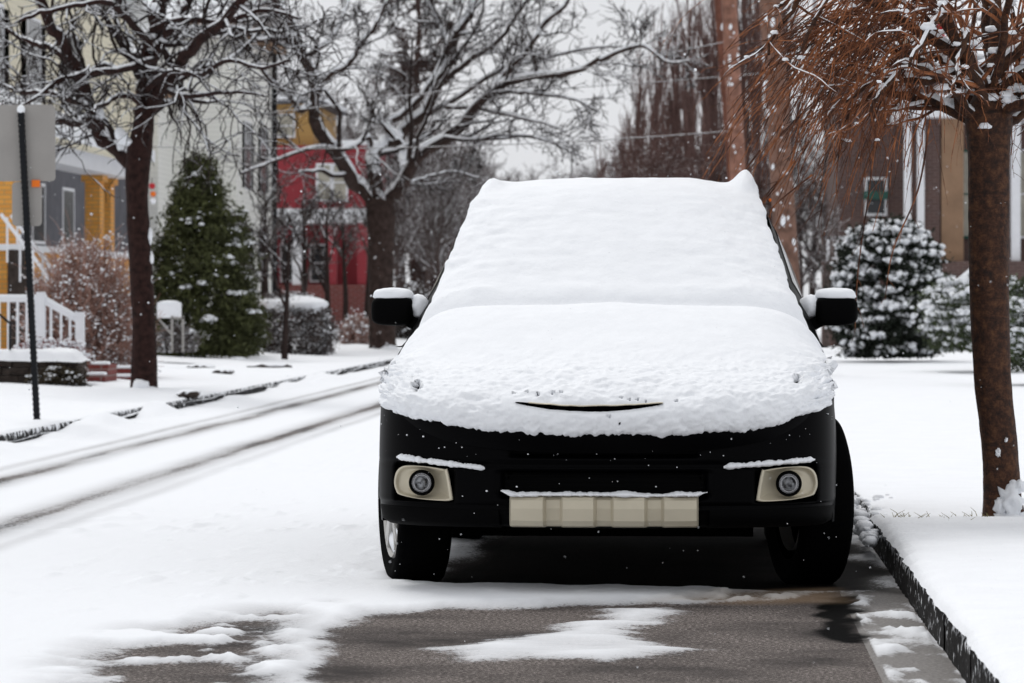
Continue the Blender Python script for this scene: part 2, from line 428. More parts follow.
tag(rd.build('road', mat_road(), smooth=True, attrs={'cov': cov, 'wet_and_shade': wet_and_shade, 'stain': stain}), 'snowy street with tyre tracks and bare asphalt patch', None, kind='structure')

# --- verges / lawns as relief sheets
def left_z(X, Y):
    d = np.maximum(0, KL-X)
    return .13+.035*np.maximum(0, d-1)*(d < 40)
def right_z(X, Y): return .135+.0*X
xs = np.concatenate([[KL], KL-.02-np.cumsum(.05*(1.035**np.arange(80)))]); xs = xs[xs > -60]
ys = np.concatenate([np.linspace(-30, 17, 10), perspective_rows(18, 300, .06, 1.5)])
X, Y = np.meshgrid(xs[::-1], ys)
Z = left_z(X, Y)+.035*fbm(X*.9, Y*.5, 40, 5)*sstep(0, .4, KL-X)+.02*fbm(X*3, Y*1.5, 41, 3)
Z = np.where(X > KL-.03, .04+.07*vnoise(Y*.9, Y*0, 43), Z)
vl = MB().grid(np.stack([X, Y, Z], -1)).build('left_verge', 'snow_ground', smooth=True)
tag(vl, 'snow covered verge and yards on the left side', None, kind='structure')
xs = np.concatenate([KR+np.array([-.012, .0, .012, .03, .05, .08]), KR+.08+np.cumsum(.02*(1.045**np.arange(130)))]); xs = xs[xs < 60]
ys = np.concatenate([np.linspace(-30, 9.4, 8), perspective_rows(9.5, 300, .03, 1.7)])
X, Y = np.meshgrid(xs, ys)
d = X-KR
lip = .010+.014*fbm(Y*7, Y*0+d*4, 60, 5)
Z = .175+.022*fbm(X*.8, Y*.45, 61, 4)*sstep(0, 1, d)+.006*fbm(X*4, Y*2, 62, 3)-.036*np.exp(-np.maximum(0, d+.012)/.022)
Z += -.055*np.exp(-((Y-16.75)/.28)**2)*sstep(0, .15, d)*(1-sstep(.9, 1.6, d))
Z -= .05*sstep(16.6, 17.3, Y)*(1-sstep(3, 6, d))
Z -= .012*np.exp(-((Y-12.5)/.8)**2)
X = X+np.where(d < .04, lip+.0, lip*np.exp(-np.maximum(0, d)/.05))
vr = MB().grid(np.stack([X, Y, Z], -1)).build('right_verge', 'snow_ground', smooth=True)
tag(vr, 'smooth snow covered verge and lawn on the right side', None, kind='structure')
# kerbs: separate stones
def kerb(name, x0, x1, y0, y1, ztop, face, seed):
    m = MB(); r = np.random.default_rng(seed); y = y0
    while y < y1:
        L = r.uniform(1.1, 1.7); j_ = r.uniform(0, .014); n = max(6, int(L/.05)); yy = np.linspace(y+.012, y+L-.012, n); zz = np.linspace(-.05, ztop, 8)
        YY, ZZ = np.meshgrid(yy, zz)
        off = .012*fbm(YY*9, ZZ*12, seed, 3)+.012*((ZZ > ztop-.025))
        XX = (face-off) if face > 0 and x1 > 0 else (face-off)
        if x1 > 0: m.grid(np.stack([face+np.abs(off)+j_, YY, ZZ], -1), flip=True)
        else: m.grid(np.stack([face-np.abs(off)-j_, YY, ZZ], -1))
        m.box(min(face+(.03 if x1 > 0 else -.03), face+(.14 if x1 > 0 else -.14)), max(face+(.03 if x1 > 0 else -.03), face+(.14 if x1 > 0 else -.14)), y+.006, y+L-.006, -.05, ztop-.02)
        y += L
    o = m.build(name, 'kerb', smooth=True); tag(o, None, None, kind='structure'); return o
kerb('kerb', KR, KR+.14, 8, 60, .138, KR, 3)
kerb('kerb_far', KL, KL-.14, 15, 130, .125, KL, 5)

# icy lumps and spilled snow at the kerb behind the front wheel
m = MB(); r = np.random.default_rng(4); C = []
for i in range(110):
    px = 846+abs(r.normal(0, 20)); py = r.uniform(512, 560); p = ground(px, py, .03); C.append((max(p[0], KR-.05), p[1], .10+r.uniform(-.02, .03)))
C = np.array(C); S = r.uniform(.008, .036, (len(C), 1))*np.array([[1, 1.2, .7]])
m.inst(*lumpy(ICO2, .18, 3), C, S, seed=2)
tag(m.build('snow_clods', 'snow_ground', smooth=True), 'broken snow clods heaped on the kerb by the front wheel', None, kind='stuff')

# ================================================================== CAR
CX, CY = -.357, 13.80
car = thing('parked_car', 'black car parked at the kerb, hood and windshield buried under thick snow', 'car', (CX, CY, 0))
def cw(P): return np.asarray(P, float)+np.array((CX, CY, 0))
rows = [  # y, z, half width, sweep, drop
 (-.012, .585, .885, .50, -.115), (-.030, .635, .885, .50, -.10), (-.030, .690, .885, .50, -.075), (.005, .745, .885, .50, -.045), (.08, .795, .88, .49, -.015),
 (.22, .845, .875, .45, .015), (.42, .895, .87, .38, .04), (.65, .978, .885, .30, .11), (.9, 1.055, .888, .2, .20), (1.09, 1.096, .884, .10, .24), (1.25, 1.106, .865, .03, .25),
 (1.36, 1.158, .785, .04, .10), (1.55, 1.262, .735, .08, .065), (1.75, 1.378, .703, .09, .06), (1.95, 1.490, .670, .09, .055), (2.1, 1.565, .650, .08, .05), (2.24, 1.612, .622, .04, .045),
 (2.45, 1.640, .608, .0, .04), (2.8, 1.662, .60, .0, .04), (3.4, 1.662, .595, .0, .04), (4.0, 1.63, .585, 0, .04), (4.45, 1.575, .57, 0, .05)]
RW = np.array(rows, float); RW[:11, 2] *= .985; RW[:11, 4] += 0
seg = np.r_[0, np.cumsum(np.hypot(np.diff(RW[:, 0]), np.diff(RW[:, 1])))]
def rowat(v):
    """row parameters at arc length v, smooth"""
    u = np.interp(v, seg, np.arange(len(seg))); m_ = len(RW); i = np.minimum(u.astype(int), m_-2); f = (u-i)[..., None]
    g_ = lambda j: RW[np.clip(j, 0, m_-1)]
    p0, p1, p2, p3 = g_(i-1), g_(i), g_(i+1), g_(i+2)
    return .5*((2*p1)+(-p0+p2)*f+(2*p0-5*p1+4*p2-p3)*f*f+(-p0+3*p1-3*p2+p3)*f**3)
def surf(v, s, off=0.0):
    r_ = rowat(v); a = np.minimum(np.abs(s), 1)
    g_ = 1-(1-a**2.7)**(1/2.7)
    ex_ = 3+6*np.exp(-((r_[..., 0]-1.15)/.40)**2)
    P = np.stack([r_[..., 2]*s, r_[..., 0]+r_[..., 3]*g_, r_[..., 1]-r_[..., 4]*a**ex_], -1)
    return P
def normals(P):
    du = np.gradient(P, axis=0); dv = np.gradient(P, axis=1)
    n = np.cross(dv, du); n /= np.linalg.norm(n, axis=-1, keepdims=True)+1e-12
    return n
def surf_grid(v0, v1, nv, ns, off):
    v = np.linspace(v0, v1, nv); s = np.sin(np.linspace(-1, 1, ns)*np.pi/2)*.9999
    V, S = np.meshgrid(v, s, indexing='ij'); P = surf(V, S); N = normals(P)
    N = np.where(N[..., 1:2]*0+N[..., 2:3] < -0.5, -N, N)
    return V, S, P, N
L = seg[-1]
# front fascia below the snow + hood / windshield / roof skins under it
v_h0, v_ws, v_rf = np.interp([3.2, 10.3, 16.2], np.arange(len(seg)), seg)
def skin(name, mat, v0, v1, nv, parent):
    V, S, P, N = surf_grid(v0, v1, nv, 81, 0)
    P = P-N*.042; return MB().grid(cw(P)).build(name, mat, parent, smooth=True)
# orientation check
_V, _S, _P, _N = surf_grid(seg[6], seg[9], 5, 11, 0)
SGN = 1.0 if _N[2, 5, 2] > 0 else -1.0
def surf_grid2(v, s):
    V, S = np.meshgrid(v, s, indexing='ij'); P = surf(V, S); return V, S, P, normals(P)*SGN
SS = np.sin(np.linspace(-1, 1, 81)*np.pi/2)*.9999
def skin(name, mat, v0, v1, nv):
    V, S, P, N = surf_grid2(np.linspace(v0, v1, nv), SS)
    return MB().grid(cw(P*np.array((.962, 1, 1))+np.array((0, .022, -.034)))).build(name, mat, car, smooth=True)
hood = skin('hood', 'paint', seg[0], v_ws, 60)
skin('windshield', 'glass', v_ws+.004, v_rf, 24)
skin('roof', 'paint', v_rf+.004, L, 24)
# fascia: rows from lip upward
fr = np.array([  # y, z, half width, sweep, drop
 (.22, .262, .80, .42, -.03), (.07, .268, .845, .46, -.03), (.035, .300, .865, .47, -.035), (.010, .335, .875, .485, -.03), (.010, .37, .875, .485, -.02), (.012, .42, .876, .487, 0),
 (.015, .47, .876, .49, 0), (.018, .52, .876, .49, -.02), (.022, .57, .874, .49, -.06), (.030, .66, .87, .49, -.08)])
FR = catmull(fr, 60)
def fascia(zrow, s):
    a = np.minimum(np.abs(s), 1); g_ = 1-(1-a**2.7)**(1/2.7)
    r_ = np.stack([np.interp(zrow, np.linspace(0, 1, 60), FR[:, i]) for i in range(5)], -1)
    return np.stack([r_[..., 2]*s, r_[..., 0]+r_[..., 3]*g_, r_[..., 1]-r_[..., 4]*a**3], -1)
s_f = np.sin(np.linspace(-1, 1, 141)*np.pi/2)*.9999; u_f = np.linspace(0, 1, 70)
U, S = np.meshgrid(u_f, s_f, indexing='ij'); P = fascia(U, S)
# recess: central intake and fog pockets
zc = P[..., 2]; xx = P[..., 0]
mouth = sstep(.40, .36, np.abs(xx))*sstep(.375, .39, zc)*sstep(.49, .475, zc)
grl = sstep(.36, .33, np.abs(xx))*sstep(.53, .54, zc)*sstep(.66, .65, zc)
fog = sstep(.80, .785, np.abs(xx))*sstep(.56, .575, np.abs(xx))*sstep(.36, .37, zc)*sstep(.505, .495, zc)
crease = .012*np.exp(-((zc-.505)/.010)**2)+.010*np.exp(-((zc-.352)/.008)**2)
P[..., 1] += .07*mouth+.045*grl+.07*fog+crease
fas = MB().grid(cw(P)).build('front_bumper', 'paint', car, smooth=True)
# mesh bars in the intake and the grille
gm = MB()
for k in range(4): gm.bar(cw((-.37, .065, .398+k*.022)), cw((.37, .065, .398+k*.022)), .006)
gm.build('intake_bars', 'plastic', car)
gm = MB()
for k in range(3):
    xs_ = np.linspace(-.33, .33, 15); gm.tubes(cw(np.stack([xs_, .045+.03*(np.abs(xs_)/.33)**3, np.full(15, .56+k*.035)], -1)), np.full(15, .006), 6)
gm.build('grille', 'plastic', car, smooth=True)
# side panels
edge = surf(seg[4:], np.full(len(seg)-4, .9999))
ey = edge[:, 1]; ez = edge[:, 2]-.03; ex = edge[:, 0]-.004
AX = (.93, 3.55); RWH = .345
yy = np.concatenate([np.linspace(.47, 4.55, 150)])
def side(sign):
    m = MB(); t_ = np.linspace(0, 1, 24)
    k_b = sstep(.62, 1.25, yy); oz = np.interp(np.minimum(yy, 1.15), ey, ez); ox = np.minimum(np.interp(np.minimum(yy, 1.15), ey, ex), .862); belt_z = oz*(1-k_b)+k_b*np.minimum(.93+.015*(yy-1.15), .98); belt_x = ox*(1-k_b)+k_b*(.845-.01*np.clip(yy-3.2, 0, 2)**2*2)
    bz = np.full_like(yy, .27)
    for a in AX:
        dy = yy-a; ok = np.abs(dy) < .385; bz = np.where(ok, np.maximum(bz, .335+np.sqrt(np.maximum(0, .385**2-dy**2))*.985), bz)
    Z = bz[:, None]+(belt_z-bz)[:, None]*t_[None]
    bulge = .010*np.sin(np.pi*np.clip((Z-.27)/.68, 0, 1))
    fl = np.zeros_like(Z)
    for a in AX: 
        rr = np.hypot(yy[:, None]-a, Z-.335); fl = np.maximum(fl, .012*np.exp(-((rr-.40)/.05)**2))
    XX = belt_x[:, None]+(.862-belt_x[:, None])*(1-t_[None])+bulge+fl-.03*sstep(4.1, 4.55, yy)[:, None]
    YY = np.repeat(yy[:, None], 24, 1)
    m.grid(cw(np.stack([sign*XX, YY, Z], -1)), flip=(sign < 0))
    # arch lining going inwards
    XI = np.stack([sign*XX[:, 0], yy, bz], -1); XJ = XI.copy(); XJ[:, 0] = sign*.55
    m.grid(cw(np.stack([XI, XJ], 1)))
    return m, belt_z, belt_x
bm_, bz_, bx_ = side(1); m2, _, _ = side(-1)
body = MB(); body.v += bm_.v; body.q += [q for q in bm_.q]; body.n = bm_.n
for v_, q_ in zip(m2.v, m2.q): pass
off = body.n; body.v += m2.v; body.q += [q+off for q in m2.q]; body.n += m2.n
# tail
zt = np.linspace(.27, .99, 12); s_ = np.linspace(-1, 1, 31); ZT, ST = np.meshgrid(zt, s_, indexing='ij')
body.grid(cw(np.stack([.83*ST, 4.55+.16*(1-ST**4)*np.sin(np.pi*np.clip((ZT-.1)/1.2, 0, 1)), ZT], -1)))
body.build('body', 'paint', car, smooth=True)
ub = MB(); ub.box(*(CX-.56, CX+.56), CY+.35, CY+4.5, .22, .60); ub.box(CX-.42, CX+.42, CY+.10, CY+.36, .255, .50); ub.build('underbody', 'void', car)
# greenhouse sides: pillars panel + glass
for sign in (1, -1):
    yg = np.linspace(1.2, 4.5, 60)
    rx = np.interp(yg, ey, ex); rz = np.interp(yg, ey, ez)
    bz2 = np.interp(yg, yy, bz_); bx2 = np.interp(yg, yy, bx_)
    t_ = np.linspace(0, 1, 10)[None]
    Pg = np.stack([sign*(bx2[:, None]+(rx-bx2)[:, None]*t_+.02*np.sin(np.pi*t_)), np.repeat(yg[:, None], 10, 1), bz2[:, None]+np.maximum(rz-bz2, .002)[:, None]*t_], -1)
    MB().grid(cw(Pg), flip=(sign < 0)).build('side_panel', 'paint', car, smooth=True)
    for y0, y1 in ((1.75, 2.55), (2.65, 3.4), (3.5, 4.15)):
        yg = np.linspace(y0, y1, 16); rx = np.interp(yg, ey, ex); rz = np.interp(yg, ey, ez); bz2 = np.interp(yg, yy, bz_); bx2 = np.interp(yg, yy, bx_)
        t_ = np.linspace(.08, .86, 10)[None]
        Pg = np.stack([sign*(.004+bx2[:, None]+(rx-bx2)[:, None]*t_+.02*np.sin(np.pi*t_)), np.repeat(yg[:, None], 10, 1), bz2[:, None]+(rz-bz2)[:, None]*t_], -1)
        MB().grid(cw(Pg), flip=(sign < 0)).build('side_window', 'glass', car, smooth=True)
# door seams and handles
for sign in (1, -1):
    for yh in (2.35, 3.2):
        MB().bar(cw((sign*.885, yh, .86)), cw((sign*.885, yh+.2, .865)), .02, .025).build('door_handle', 'paint', car)
# rear window and lights
zt = np.linspace(.99, 1.53, 8); ZT, ST = np.meshgrid(zt, np.linspace(-1, 1, 21), indexing='ij')
k_ = (ZT-.99)/.54
MB().grid(cw(np.stack([(.82-.25*k_)*ST, 4.66-.2*k_-.0*ST, ZT], -1))).build('rear_window', 'glass', car, smooth=True)
for sign in (1, -1):
    MB().box(CX+sign*.70, CX+sign*.84, CY+4.56, CY+4.70, .78, .98).build('tail_light', 'red_trim', car)
# roof rails
for sign in (1, -1):
    yr = np.array([2.40, 2.5, 2.6, 2.8, 3.4, 4.0, 4.25, 4.32]); zr = np.interp(yr, ey, ez)+np.array([-.03, -.01, .005, .015, .015, .01, .0, -.03]); xr = np.interp(yr, ey, ex)-.05
    MB().tubes(cw(np.stack([sign*xr, yr, zr], -1)), np.full(8, .016), 8).build('roof_rail', 'plastic', car, smooth=True)
# fog lamp bezels
def on_fascia(x, z):
    """y on the front surface at x,z"""
    d_ = np.abs(P0[..., 0]-x)+np.abs(P0[..., 2]-z)*1.0; i = np.unravel_index(np.argmin(d_), d_.shape); return P0[i][1]
P0 = fascia(U, S)
for sign in (-1, 1):
    # outline (outer edge rounded), x measured outwards
    out = [(.565, .372), (.595, .366), (.70, .372), (.775, .384), (.793, .40), (.800, .43), (.792, .468), (.770, .490), (.735, .497), (.66, .494), (.600, .486), (.585, .478)]
    out = np.array(out); n0 = len(out); dense = catmull(np.vstack([out, out[:1]]), 73)[:-1]
    cx0, cz0, rr = .690, .432, .046
    ang = np.arctan2(dense[:, 1]-cz0, dense[:, 0]-cx0)
    inner = np.stack([cx0+rr*np.cos(ang), cz0+rr*np.sin(ang)], -1)
    R_ = []
    for k, dep in ((0, .006), (.04, -.008), (.12, -.010), (.20, .0), (.30, .022), (.55, .045), (.8, .050), (1, .045)):
        p = dense*(1-k)+inner*k
        yv = np.array([on_fascia(sign*q[0], .43) for q in p]); yv = np.convolve(np.r_[yv[-4:], yv, yv[:4]], np.ones(9)/9, 'valid')
        if k > .2: yv = yv*(1-(k-.2)/.8*.9)+np.full_like(yv, on_fascia(sign*cx0, .43))*((k-.2)/.8*.9)
        R_.append(np.stack([sign*p[:, 0], yv+dep, p[:, 1]], -1))
    G = np.stack(R_); G = np.concatenate([G, G[:, :1]], 1)
    bz = MB().grid(cw(G), flip=(sign > 0)).build('fog_lamp_bezel', 'silver', car, smooth=True)
    yl = on_fascia(sign*cx0, .43)
    # lamp: barrel ring, reflector, lens dome
    a = np.linspace(0, 2*np.pi, 41)
    def ringp(r, y): return np.stack([sign*cx0+r*np.cos(a), np.full(41, y), cz0+r*np.sin(a)], -1)
    MB().grid(cw(np.stack([ringp(.049, yl+.03), ringp(.047, yl+.008), ringp(.038, yl+.006), ringp(.036, yl+.03)]))).build('lamp_ring', 'plastic', bz, smooth=True)
    MB().grid(cw(np.stack([ringp(.037, yl+.015), ringp(.030, yl+.035), ringp(.012, yl+.04), ringp(.001, yl+.04)]))).build('reflector', 'chrome', bz, smooth=True)
    MB().grid(cw(np.stack([ringp(.026, yl+.022), ringp(.020, yl+.012), ringp(.010, yl+.007), ringp(.0005, yl+.006)]))).build('lens', 'lens', bz, smooth=True)
# silver skid plate with raised ribs
def skid():
    m = MB(); xs_ = []; dep = []
    edges_ = [-.345, -.225, -.155, -.035, .035, .155, .225, .345]
    keys = [(-.352, .03), (-.345, .0), (-.226, .0), (-.214, .018), (-.163, .018), (-.151, 0), (-.038, 0), (-.026, .018), (.026, .018), (.038, 0), (.151, 0), (.163, .018), (.214, .018), (.226, 0), (.345, 0), (.352, .03)]; keys = [(a_, b_*1.9 if b_ == .018 else b_) for a_, b_ in keys]
    prof = [(.030, .392), (.0, .386), (-.012, .376), (-.016, .345), (-.014, .30), (.004, .280), (.06, .272), (.12, .27)]
    G = np.array([[(x, y+(d if j <= 6 else 0), z) for x, d in keys] for j, (y, z) in enumerate(prof)])
    G[..., 1] += .05*(np.abs(G[..., 0])/.35)**4*.5-.022
    m.grid(cw(G), flip=True); return m.build('skid_plate', 'silver', car)
skid()
# lower black lip in front of the wheels
m = MB(); s_ = np.sin(np.linspace(-1, 1, 81)*np.pi/2)*.999
for s0, s1 in ((-1, -.45), (.45, 1)):
    ss = s_[(s_ >= s0) & (s_ <= s1)]; a_ = np.abs(ss); g_ = 1-(1-a_**2.7)**(1/2.7)
    G = np.stack([np.stack([w*ss, y+.47*g_, z+0*ss], -1) for w, y, z in ((.86, .02, .345), (.868, .005, .335), (.862, .02, .285), (.84, .06, .268))])
    MB().grid(cw(G), flip=True).build('chin_spoiler', 'plastic', car, smooth=True)
# wheels
def wheel(x, y, steer, sign):
    R, wd = .335, .225
    prof = [(.235, -.085), (.30, -.108), (.322, -.100), (.333, -.085), (.335, -.04), (.335, .04), (.333, .085), (.322, .100), (.30, .108), (.235, .085)]
    a = np.linspace(0, 2*np.pi, 97); w = thing_part = None
    ce = bpy.data.objects.new('wheel', None); COL.objects.link(ce); ce.parent = car; ce.location = (x, y, R-.004); ce.rotation_euler = (0, 0, steer)
    ORG[ce.name] = np.zeros(3)
    G = np.array([[(o_, r_*np.cos(t), r_*np.sin(t)) for t in a] for r_, o_ in prof])
    tr = np.sin(a*36)*.0035; 
    for j in (3, 4, 5, 6): G[j, :, 1] += tr*np.cos(a); G[j, :, 2] += tr*np.sin(a)
    MB().grid(G, flip=True).build('tyre', 'rubber', ce, smooth=True)
    # rim: dish + spokes, outer face at sign side
    rp = [(.236, .088), (.232, .098), (.218, .090), (.205, .03), (.20, -.08)]
    G = np.array([[(sign*o_, r_*np.cos(t), r_*np.sin(t)) for t in a] for r_, o_ in rp]); m = MB().grid(G)
    for k in range(5):
        for dd in (-.10, .10):
            t = k*2*np.pi/5+.3
            m.bar((sign*.085, .03*np.cos(t), .03*np.sin(t)), (sign*.088, .222*np.cos(t+dd), .222*np.sin(t+dd)), .022, .03)
    G = np.array([[(sign*o_, r_*np.cos(t), r_*np.sin(t)) for t in a] for r_, o_ in ((.06, .07), (.055, .095), (.03, .10), (.001, .10))]); m.grid(G)
    m.build('rim', 'rim', ce, smooth=False)
    G = np.array([[(-sign*.03, r_*np.cos(t), r_*np.sin(t)) for t in a] for r_ in (.30, .001)]); MB().grid(G).build('inner_blocker', 'void', ce)  # black disc added to block the pale view through the wheel
    # snow packed in the rim's lower part
    G = np.array([[(sign*(.075+.02*np.sin(np.pi*j/6)), (r_)*np.cos(t), (r_)*np.sin(t)) for t in np.linspace(-2.5, -.75, 30)] for j, r_ in enumerate(np.linspace(.13, .228, 7))])
    G[0, :, 1:] *= (1+.2*np.sin(np.linspace(0, 19, 30)))[:, None]
    MB().grid(G).build('snow', 'snow_car', ce, smooth=True)
ST_ = math.radians(-12.5)
# local +y of the wheel points to the back of the car; front (-y) swings to +x
wheel(-.775, AX[0], -ST_, -1); wheel(.785, AX[0], -ST_, 1); wheel(-.765, AX[1], 0, -1); wheel(.765, AX[1], 0, 1)
# mirrors
for sign in (-1, 1):
    x0, x1 = .832, 1.008
    yc, zc_, hx, hy, hz = 1.62, 1.075, (x1-x0)/2, .075, .062
    v, t = ICO3; p = np.sign(v)*np.abs(v)**.42
    n = np.abs(p); tap = 1-.10*(p[:, :1]*1+1)/2
    q = p.copy(); q[:, 2] *= (1-.10*(p[:, 0]+1)/2*0)-.12*(p[:, 0] > 0)*p[:, 0]**2
    q = q*np.array([hx, hy, hz]); q[:, 0] *= 1; q = q*np.array([sign, 1, 1]); q += np.array([sign*(x0+hx), yc, zc_])
    mm = MB().add(cw(q), t=t if sign > 0 else t[:, ::-1]).build('side_mirror', 'plastic', car, smooth=True)
    MB().bar(cw((sign*.79, yc-.0, 1.00)), cw((sign*.88, yc, 1.05)), .07, .05).build('mirror_arm', 'plastic', mm)
    # snow caps
    v2 = np.sign(v)*np.abs(v)**.68; nn_ = fbm(v[:, 0]*3+5*sign, v[:, 1]*3, 5, 3)
    q = v2*np.array([hx*.98, hy*.95, .038])*(1+.10*nn_[:, None]); q[:, 2] = np.where(v2[:, 2] < 0, q[:, 2]*.25, q[:, 2]); q = q*np.array([sign, 1, 1])+np.array([sign*(x0+hx*.97), yc, zc_+hz*.93])
    m = MB().add(cw(q), t=t if sign > 0 else t[:, ::-1])
    q = v*np.array([.05, .05, .048])*(1+.2*nn_[:, None])+np.array([sign*.815, yc, 1.095]); m.add(cw(q), t=t)
    m.build('snow', 'snow_car', mm, smooth=True)
# ---- snow blanket on hood, windshield and roof
nv1 = 520
vv = np.concatenate([np.linspace(0, .55, 90), np.linspace(.55, L, 330)[1:]]); sn_ = np.sin(np.linspace(-1, 1, 300)*np.pi/2)
sn_ = .5*sn_+.5*np.linspace(-1, 1, 300); sn_ *= .9995
V, S = np.meshgrid(vv, sn_, indexing='ij')
xw = S*.88
edg = .030+.022*fbm(xw*5, V*0, 71, 4)+.007*fbm(xw*22, V*0, 72, 3)+.009*fbm(xw*90, V*0, 73, 3)
V2 = V+edg*np.exp(-V/.10)
se = .012*fbm(V*5, np.sign(S)*3, 74, 4)+.010*fbm(V*22, np.sign(S)*5, 75, 3)
S2 = np.clip(S*(1-np.clip(.008+se, 0, .05)*np.abs(S)**10), -.9999, .9999)
P = surf(V2, S2); N = normals(P)*SGN
yv = P[..., 1]; zv = P[..., 2]
frontish = 1-sstep(.25, .75, yv-.25*np.abs(S)**3)
sidey = sstep(.75, .98, np.abs(S))*(1-sstep(1.2, 1.35, yv))
wind = sstep(1.3, 1.4, yv)*(1-sstep(2.1, 2.3, yv))
lum = fbm(xw*9, V*9, 81, 4); fine = fbm(xw*34, V*34, 82, 3); big = fbm(xw*2.2, V*2.2, 83, 3); rip = fbm(xw*7+V*3, V*22, 84, 3)
rough = .35+.9*frontish+.9*sidey
disp = .013*big+.007*lum*rough+.0065*fine*rough*(frontish+sidey*.8)+.003*fbm(xw*80, V*80, 89, 2)*frontish+.0060*rip*wind*(.4+np.abs(S))
disp -= .014*np.clip(fbm(xw*16, V*16, 86, 3)-.25, 0, 1)*(frontish+.4*sidey)
disp += .007*wind*sstep(.3, .9, np.abs(S))*fbm(xw*15+V*6, V*15, 88, 3)
disp -= .020*np.exp(-((yv-1.275)/.035)**2); disp += .012*np.exp(-((yv-1.37-.02*np.abs(S))/.035)**2)*(.35+.9*fbm(xw*5, V*0, 17, 3))*(np.abs(S) < .96)                                           # soft fold at the cowl
disp += (.031*np.exp(-((V-seg[17])/.14)**2)+.022*sstep(seg[16], seg[17], V))*np.exp(-((np.abs(S)-.90)/.085)**2)*(1+.30*np.sign(S))*(1+.5*fbm(V*6+np.sign(S)*3, S*9, 12, 3))      # rails under the snow
nslot = np.exp(-((P[..., 2]-(.716+.022*((P[..., 0]+.055)/.27)**2))/.03)**2)*(np.abs(P[..., 0]+.055) < .33)*(yv < .3); disp *= 1-.8*nslot
disp = disp*(1-.55*np.exp(-V/.05)) + .005*fbm(xw*95, V*95, 93, 2)*np.exp(-V/.10)
edge_round = .020*np.exp(-V/.014)+.018*np.exp(-(1-np.abs(S))/.006)*(yv > 1.25)
Pf = P+N*(disp-edge_round)[..., None]
# hole: long slot of the hood edge, pits around it
ctr = lambda A: .25*(A[:-1, :-1]+A[1:, :-1]+A[:-1, 1:]+A[1:, 1:])
xc = ctr(P[..., 0]); zc2 = ctr(P[..., 2]); yc2 = ctr(P[..., 1])
slotz = .716+.022*((xc+.055)/.27)**2-.006*(xc+.05)
hole = (False) & (np.abs(zc2-slotz) < (.0125+.003*fbm(xc*30, xc*0, 5, 2))*np.sqrt(np.clip(1-((xc+.055)/.275)**2, 0, 1))) & (yc2 < .3)
# groove around the slot (vertex displacement)
sz = .716+.022*((P[..., 0]+.055)/.27)**2-.006*(P[..., 0]+.05)
gr_ = np.exp(-((P[..., 2]-sz)/.016)**2)*np.clip(1-((P[..., 0]+.055)/.30)**2, 0, 1)*(yv < .3)
Pf = Pf-N*(.014*gr_)[..., None]
r = np.random.default_rng(12)
pits = [(-.34+i*.048+r.normal(0, .006), .775-.0*i+r.normal(0, .004), r.uniform(.006, .010)) for i in range(5)]+[(.065+i*.03, .745+r.normal(0, .006), .006) for i in range(4)]+[(.27, .745, .008)]+[(.02, .69, .008), (.06, .66, .005), (.20, .735, .006)]
for x_, z_, r_ in pits: hole |= ((xc-x_)**2+((zc2-z_)*1.3)**2 < r_**2) & (yc2 < .5)
for x_, z_, r_ in ((-.715, .800, .024), (.727, .825, .018), (-.74, .83, .008)): hole |= ((xc-x_)**2*1.0+((zc2-z_)*1.0)**2 < (r_*(1+.4*fbm(xc*60, zc2*60, 7, 2)))**2) & (yc2 < .75)
hole &= yc2 < 9
xk = np.linspace(-.33, .22, 90); u_ = (xk+.055)/.275; hh = .0095*np.sqrt(np.clip(1-u_**2, 0, 1))*(1+.25*fbm(xk*25, xk*0, 5, 3))+.0004
zk = .716+.022*(u_)**2-.006*(xk+.05); front = (P[..., 1] < .3)
yk = np.array([Pf[..., 1][np.unravel_index(np.argmin(np.where(front, np.abs(Pf[..., 0]-a_)+2*np.abs(Pf[..., 2]-b_), 9)), front.shape)] for a_, b_ in zip(xk, zk)])
yk = np.convolve(np.r_[[yk[0]]*5, yk, [yk[-1]]*5], np.ones(11)/11, 'valid')
G = np.stack([np.stack([xk, yk+dy, zk+hh*c_], -1) for dy, c_ in ((.02, 1.15), (-.007, 1.0), (-.009, 0), (-.007, -1.0), (.02, -1.15))])
MB().grid(cw(G), flip=True).build('hood_gap', 'void', hood, smooth=False)
G = np.stack([np.stack([xk[8:], (yk+dy)[8:], (zk+hh+dz)[8:]], -1) for dy, dz in ((.01, .0035), (-.010, .0025), (-.011, -.0005), (-.008, -.0015))])
MB().grid(cw(G), flip=True).build('hood_edge', 'silver', hood, smooth=True)
sn = MB().grid(cw(Pf), mask=~hole).build('snow', 'snow_car', car, smooth=True)
sn['label'] = 'thick white snow covering the hood, windshield and roof'
mo = sn.modifiers.new('thickness', 'SOLIDIFY'); mo.thickness = .030; mo.offset = -1 if SGN > 0 else -1
# dark slot edge strip (hood lip showing through)
# small snow ledges: above fog lamps, on skid plate, bits on bumper
m = MB()
for sign in (-1, 1):
    n_ = 60; f = np.linspace(0, 1, n_); x_ = sign*(.445+.345*f); z_ = (.497+.022*f) if sign > 0 else (.490+.036*f)
    y_ = np.array([on_fascia(q, .5) for q in x_]); y_ = np.convolve(np.r_[[y_[0]]*4, y_, [y_[-1]]*4], np.ones(9)/9, 'valid')-.002
    rr2 = (.0125+.0065*fbm(f*9, f*0, 5+sign, 3)+.003*fbm(f*45, f*0, 6, 2))*np.minimum(1, np.minimum(f, 1-f)*14+.25)
    G = np.array([[(x_[k], y_[k]+1.5*rr2[k]*math.cos(a_)+.001*r.normal(), z_[k]+rr2[k]*1.0*math.sin(a_)*(1 if math.sin(a_) > 0 else .6)+.0009*r.normal()) for a_ in np.linspace(0, 2*np.pi, 15)] for k in range(n_)]); G[:, -1] = G[:, 0]
    m.grid(cw(G), flip=(sign > 0))
